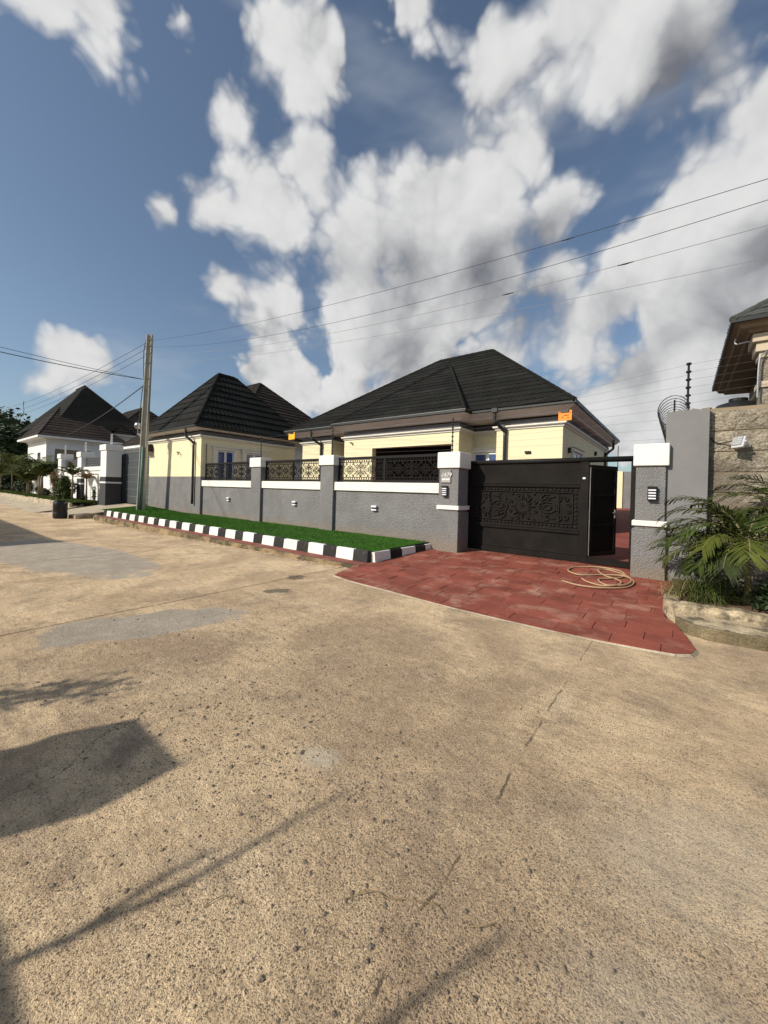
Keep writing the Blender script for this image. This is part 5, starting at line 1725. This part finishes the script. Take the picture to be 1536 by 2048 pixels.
# planting along the left verge: pixel columns put them in front of the white wall
def verge_palm(base, h, spread, label, seed, nf=10, stems=1, m='palm_verge'):
    rng = random.Random(seed)
    t = thing('verge_palm', label, 'palm', base)
    for s in range(stems):
        b = V(base) + V((rng.uniform(-.35, .35) if stems > 1 else 0, rng.uniform(-.2, .2) if stems > 1 else 0, -.05))
        lean = V((rng.uniform(-.3, .3), rng.uniform(-.1, .1), 0)) * (1 if stems > 1 else .3)
        hh = h * (rng.uniform(.65, 1.05) if stems > 1 else 1)
        top = b + lean + V((0, 0, hh))
        MB().tube([b, b.lerp(top, .5) + lean * .1, top], [.07, .055, .045], 7).build('trunk', 'bark', t, smooth=True)
        l, st = MB(), MB()
        for k in range(nf):
            frond(l, st, top, 2 * PI * (k + rng.random() * .6) / nf, rng.uniform(.75, 1.45), spread * rng.uniform(.7, 1.05), rng.uniform(.8, 1.6), 17, spread * .27, rng, .085, .7, .022)
        c = l.build('crown', m, t)
        st.build('rachis', 'palm_stem', c)


verge_palm((-48.0, 8.75, .25), 2.4, 2.4, 'multi stemmed palm left of the bronze shrub on the verge', 41, 9, 5)
verge_palm((-62.0, 8.8, .25), 3.0, 2.9, 'leftmost palm on the verge with a single bare trunk', 42, 15, 1)
verge_palm((-54.5, 9.0, .25), 1.6, 2.5, 'low bushy palm between the taller verge palms', 43, 11, 3)
verge_palm((-70, 8.8, .25), 2.6, 3.0, 'wide palm at the left picture edge behind the others', 46, 13, 2)
verge_palm((-36.9, 8.6, .25), 2.0, 1.35, 'slender young palm before the white frontage wall', 44, 9, 1)
verge_palm((-35.0, 9.0, .25), 1.75, 1.0, 'small palm with browning fronds by the tallest pillar', 45, 6, 1, 'palm_dry')
shrub('shrub', 'tall bronze leaved shrub before the leftmost white pillar', 'shrub', (-43.2, 8.8, .25), (.75, .6, 1.3), 1300, 'leaf_bronze', 51, .085)
shrub('shrub', 'dense green shrub on the verge right of the bronze shrub', 'shrub', (-39.4, 8.7, .25), (1.0, .7, 1.1), 4200, 'leaf_mid', 52, .085)
shrub('shrub', 'small variegated plant at the foot of the middle pillar', 'shrub', (-36.0, 9.1, .25), (.3, .25, .35), 400, 'palm_leaf_yellow', 53, .07)
shrub('shrub', 'thin climbing plant against the white wall by the tallest pillar', 'shrub', (-34.6, 9.35, .25), (.25, .15, .7), 300, 'leaf_mid', 54, .07)
shrub('shrub', 'dark undergrowth behind the leftmost palm', 'shrub', (-58.5, 9.2, .25), (3.8, .6, 1.0), 4200, 'leaf_dark', 55, .12)
shrub('shrub', 'dark undergrowth below the multi stemmed palm', 'shrub', (-50., 9.25, .25), (2.0, .4, .6), 1600, 'leaf_dark', 56, .1)
shrub('shrub', 'mass of dark bushes closing the road at far left', 'shrub', (-86, 12., -.3), (9, 3, 3.2), 9000, 'leaf_dark', 57, .3)
mb = MB(); gv = random.Random(77); vs = []; fs = []
for k in range(26000):
    x = -34.5 - 40 * gv.random() ** 1.3; y0 = 8.0 + .012 * max(0, -45 - x); yv = y0 + gv.random() * 1.6; z = .26 + .04 * (yv - y0) / 1.6
    a = gv.uniform(0, PI); w = .02; h = gv.uniform(.06, .16); o = len(vs)
    vs += [(x - math.cos(a) * w, yv - math.sin(a) * w, z - .02), (x + math.cos(a) * w, yv + math.sin(a) * w, z - .02), (x + gv.uniform(-.06, .06), yv + gv.uniform(-.06, .06), z + h)]; fs.append((o, o + 1, o + 2))
o = MB().add(vs, fs).build('verge_grass', 'grass'); tag(o, 'short rough grass covering the far left verge', 'grass'); o['kind'] = 'stuff'


# trees beyond the white house
def tree(base, h, r, n, m, label, seed, size=.35):
    rng = random.Random(seed)
    t = thing('broadleaf_tree', label, 'tree', base, 'trees beyond the white house')
    b = V(base); top = b + V((0, 0, h * .6))
    m2 = MB(); m2.tube([b, b.lerp(top, .5) + V((.2, 0, 0)), top], [.5, .35, .2], 8)
    mb = MB()
    for k in range(16):
        a = rng.uniform(0, 2 * PI); e = rng.uniform(.1, 1.3)
        c = b + V((0, 0, h * .55)) + V((math.cos(a) * math.cos(e) * r, math.sin(a) * math.cos(e) * r, math.sin(e) * h * .42))
        m2.tube([b + V((0, 0, h * rng.uniform(.3, .55))), (b + V((0, 0, h * .5))).lerp(c, .6), c], [.18, .1, .03], 5)
        q = rng.uniform(.28, .5) * r
        for i in range(n // 16):
            d = V((rng.gauss(0, .5), rng.gauss(0, .5), rng.gauss(0, .35))); p = c + d * q
            ax = V((rng.gauss(0, 1), rng.gauss(0, 1), rng.gauss(0, .4))).normalized(); bx_ = ax.cross(V((rng.gauss(0, 1), rng.gauss(0, 1), rng.gauss(0, 1)))).normalized(); s = size * rng.uniform(.6, 1.3)
            mb.add([p - ax * s, p + bx_ * s * .5, p + ax * s, p - bx_ * s * .5], [(0, 1, 2, 3)])
    m2.build('trunk', 'bark', t); mb.build('crown', m, t)


tree((-92, 8.6, -.3), 12.0, 4.6, 7000, 'leaf_dark', 'dark spreading tree at the far left edge behind the palms', 61, .38)
tree((-84, 12.8, -.3), 9.5, 4.5, 5600, 'leaf_dark', 'dark tree close against the left side of the white house', 62, .36)
tree((-100, 8.5, -.3), 14, 7, 4200, 'leaf_mid', 'paler tree farthest away down the road', 63, .5)
tree((-120, 16, -.3), 15, 9, 4200, 'leaf_dark', 'broad dark tree far behind the leftmost palm', 64, .6)

# ================================================================== ACROSS THE ROAD (throws the shadows on the near road)
ow = thing('opposite_wall', 'grey wall with pillar across the road behind the viewpoint', 'wall', (-3, -2.7, -.2))
box('wall_panel', 'stucco', ow, -40, 12, -2.8, -2.6, -.6, 2.04, 0)
for x in (-28.95, -20.95, -12.95, -4.95, 5.05):
    p = box('pilaster', 'stucco_rough', ow, x - .36, x + .36, -2.95, -2.5, -.6, 2.3, .01)
    box('pilaster_cap', 'white_paint', p, x - .42, x + .42, -3.0, -2.46, 2.3, 2.68, .015)
st = thing('stake', 'bare forked stake tied above the wall across the road', 'stake', (-3.55, -2.7, 2.0))
MB().tube([(-3.5, -2.66, 1.6), (-3.62, -2.68, 2.5), (-3.84, -2.62, 3.2)], [.026, .02, .01], 7).build('stem', 'bark', st)
MB().tube([(-3.56, -2.68, 2.2), (-3.75, -2.72, 2.55), (-3.82, -2.75, 2.75)], [.02, .016, .008], 6).build('twig', 'bark', st)
st = thing('stake', 'short straight stake above the wall across the road', 'stake', (-2.75, -2.7, 2.0))
MB().tube([(-2.62, -2.7, 1.8), (-2.72, -2.7, 3.18)], [.024, .014], 7).build('stem', 'bark', st)
for k, (x, yv, z, r, n) in enumerate(((-6.4, -3.0, 2.5, (.5, .4, .5), 260), (-2.4, -3.15, 1.75, (.6, .4, .45), 200), (-1.1, -3.15, 1.75, (.5, .4, .42), 170))):
    shrub('shrub', ('thin leafy bush behind the wall across the road left of the pillar', 'sparse bush behind the wall across the road by the stakes', 'sparse bush behind the wall across the road at right')[k], 'shrub', (x, yv, z - .1), r, n, 'leaf_mid', 71 + k, .06)
hip_house('opposite_house', 'house across the road with a tall black hip roof', -40, -20.2, -14.5, -3.6, 5.2, (-28, -8.5, 8.7), (-24.5, -8.5, 8.7), 'cream', 'tile_black', faces=(), zbase=-.5)

# ================================================================== LOOSE STONES AND LITTER
rs = random.Random(91)
mb = MB()


def pebble(x, yv, r):
    z = zroad(x, yv)
    o = [(1, 0, 0), (-1, 0, 0), (0, 1, 0), (0, -1, 0), (0, 0, 1), (0, 0, -.4), (.7, .7, .45), (-.7, .6, .5), (.6, -.7, .4), (-.6, -.7, .5)]
    a = rs.uniform(0, 2 * PI); c, s = math.cos(a), math.sin(a); e = rs.uniform(.55, 1.)
    vs = []
    for p in o:
        k = rs.uniform(.75, 1.1) * r
        X, Y = p[0] * k, p[1] * k * e
        vs.append((x + X * c - Y * s, yv + X * s + Y * c, z + p[2] * k * .7 + r * .12))
    mb.add(vs, [(0, 6, 4), (6, 2, 4), (2, 7, 4), (7, 1, 4), (1, 9, 4), (9, 3, 4), (3, 8, 4), (8, 0, 4), (0, 2, 6), (2, 1, 7), (1, 3, 9), (3, 0, 8)])


cl = [(-3.4, 2.6, 1.5, .9, 1500), (-2.4, 1.7, .9, .6, 700), (-1.2, 1.8, .8, .6, 500), (-4.6, 3.2, 1.2, .9, 500), (-2., 3.1, 1.2, .8, 300), (-1.62, 1.86, .10, .08, 60), (-2.25, 1.55, .2, .15, 60), (-1.5, 2.1, .25, .2, 70), (-2.9, 1.9, .5, .4, 260)]
for cx, cy, sx, sy, n in cl:
    for k in range(n):
        x, yv = rs.gauss(cx, sx), rs.gauss(cy, sy)
        if yv > 5.6 or yv < .1 or x < -6.6 or x > 1.2: continue
        pebble(x, yv, min(.02, .0035 + rs.expovariate(1 / .0028)))
for k in range(900):
    x, yv = rs.uniform(-6.6, 1.5), rs.uniform(.2, 5.7)
    pebble(x, yv, min(.016, .003 + rs.expovariate(1 / .002)))
for k in range(60):
    pebble(rs.gauss(-2.1, 1.0), rs.gauss(1.8, .55), rs.uniform(.008, .018))
for k in range(500):
    x = rs.uniform(-25, -6.5); pebble(x, 7.0 - abs(rs.gauss(0, .12)), rs.uniform(.006, .02))
o = mb.build('gravel', 'pebble'); tag(o, 'loose grey and brown gravel scattered on the concrete road', 'gravel'); o['kind'] = 'stuff'


def ground_twig(pts, r, label):
    P = smooth_path([(x, yv, zroad(x, yv) + .006 + dz) for x, yv, dz in pts], 5)
    tag(MB().tube(P, r, 5).build('twig', 'straw'), label, 'twig')


ground_twig([(-1.22, 1.36, 0), (-1.14, 1.46, .012), (-1.06, 1.49, .005), (-1.0, 1.53, .004)], .0022, 'pale forked twig on the road near the bottom centre')
ground_twig([(-.98, 1.55, 0), (-.88, 1.60, .01), (-.82, 1.6, 0)], .002, 'short straw stalk right of the forked twig')
ground_twig([(-.72, 1.62, 0), (-.66, 1.66, .008), (-.62, 1.72, 0)], .002, 'thin curved stalk on the road beside the hairline crack')
ground_twig([(-1.70, .92, 0), (-1.68, .99, .006), (-1.64, 1.03, 0)], .0022, 'dark bent stalk on the road at bottom left')
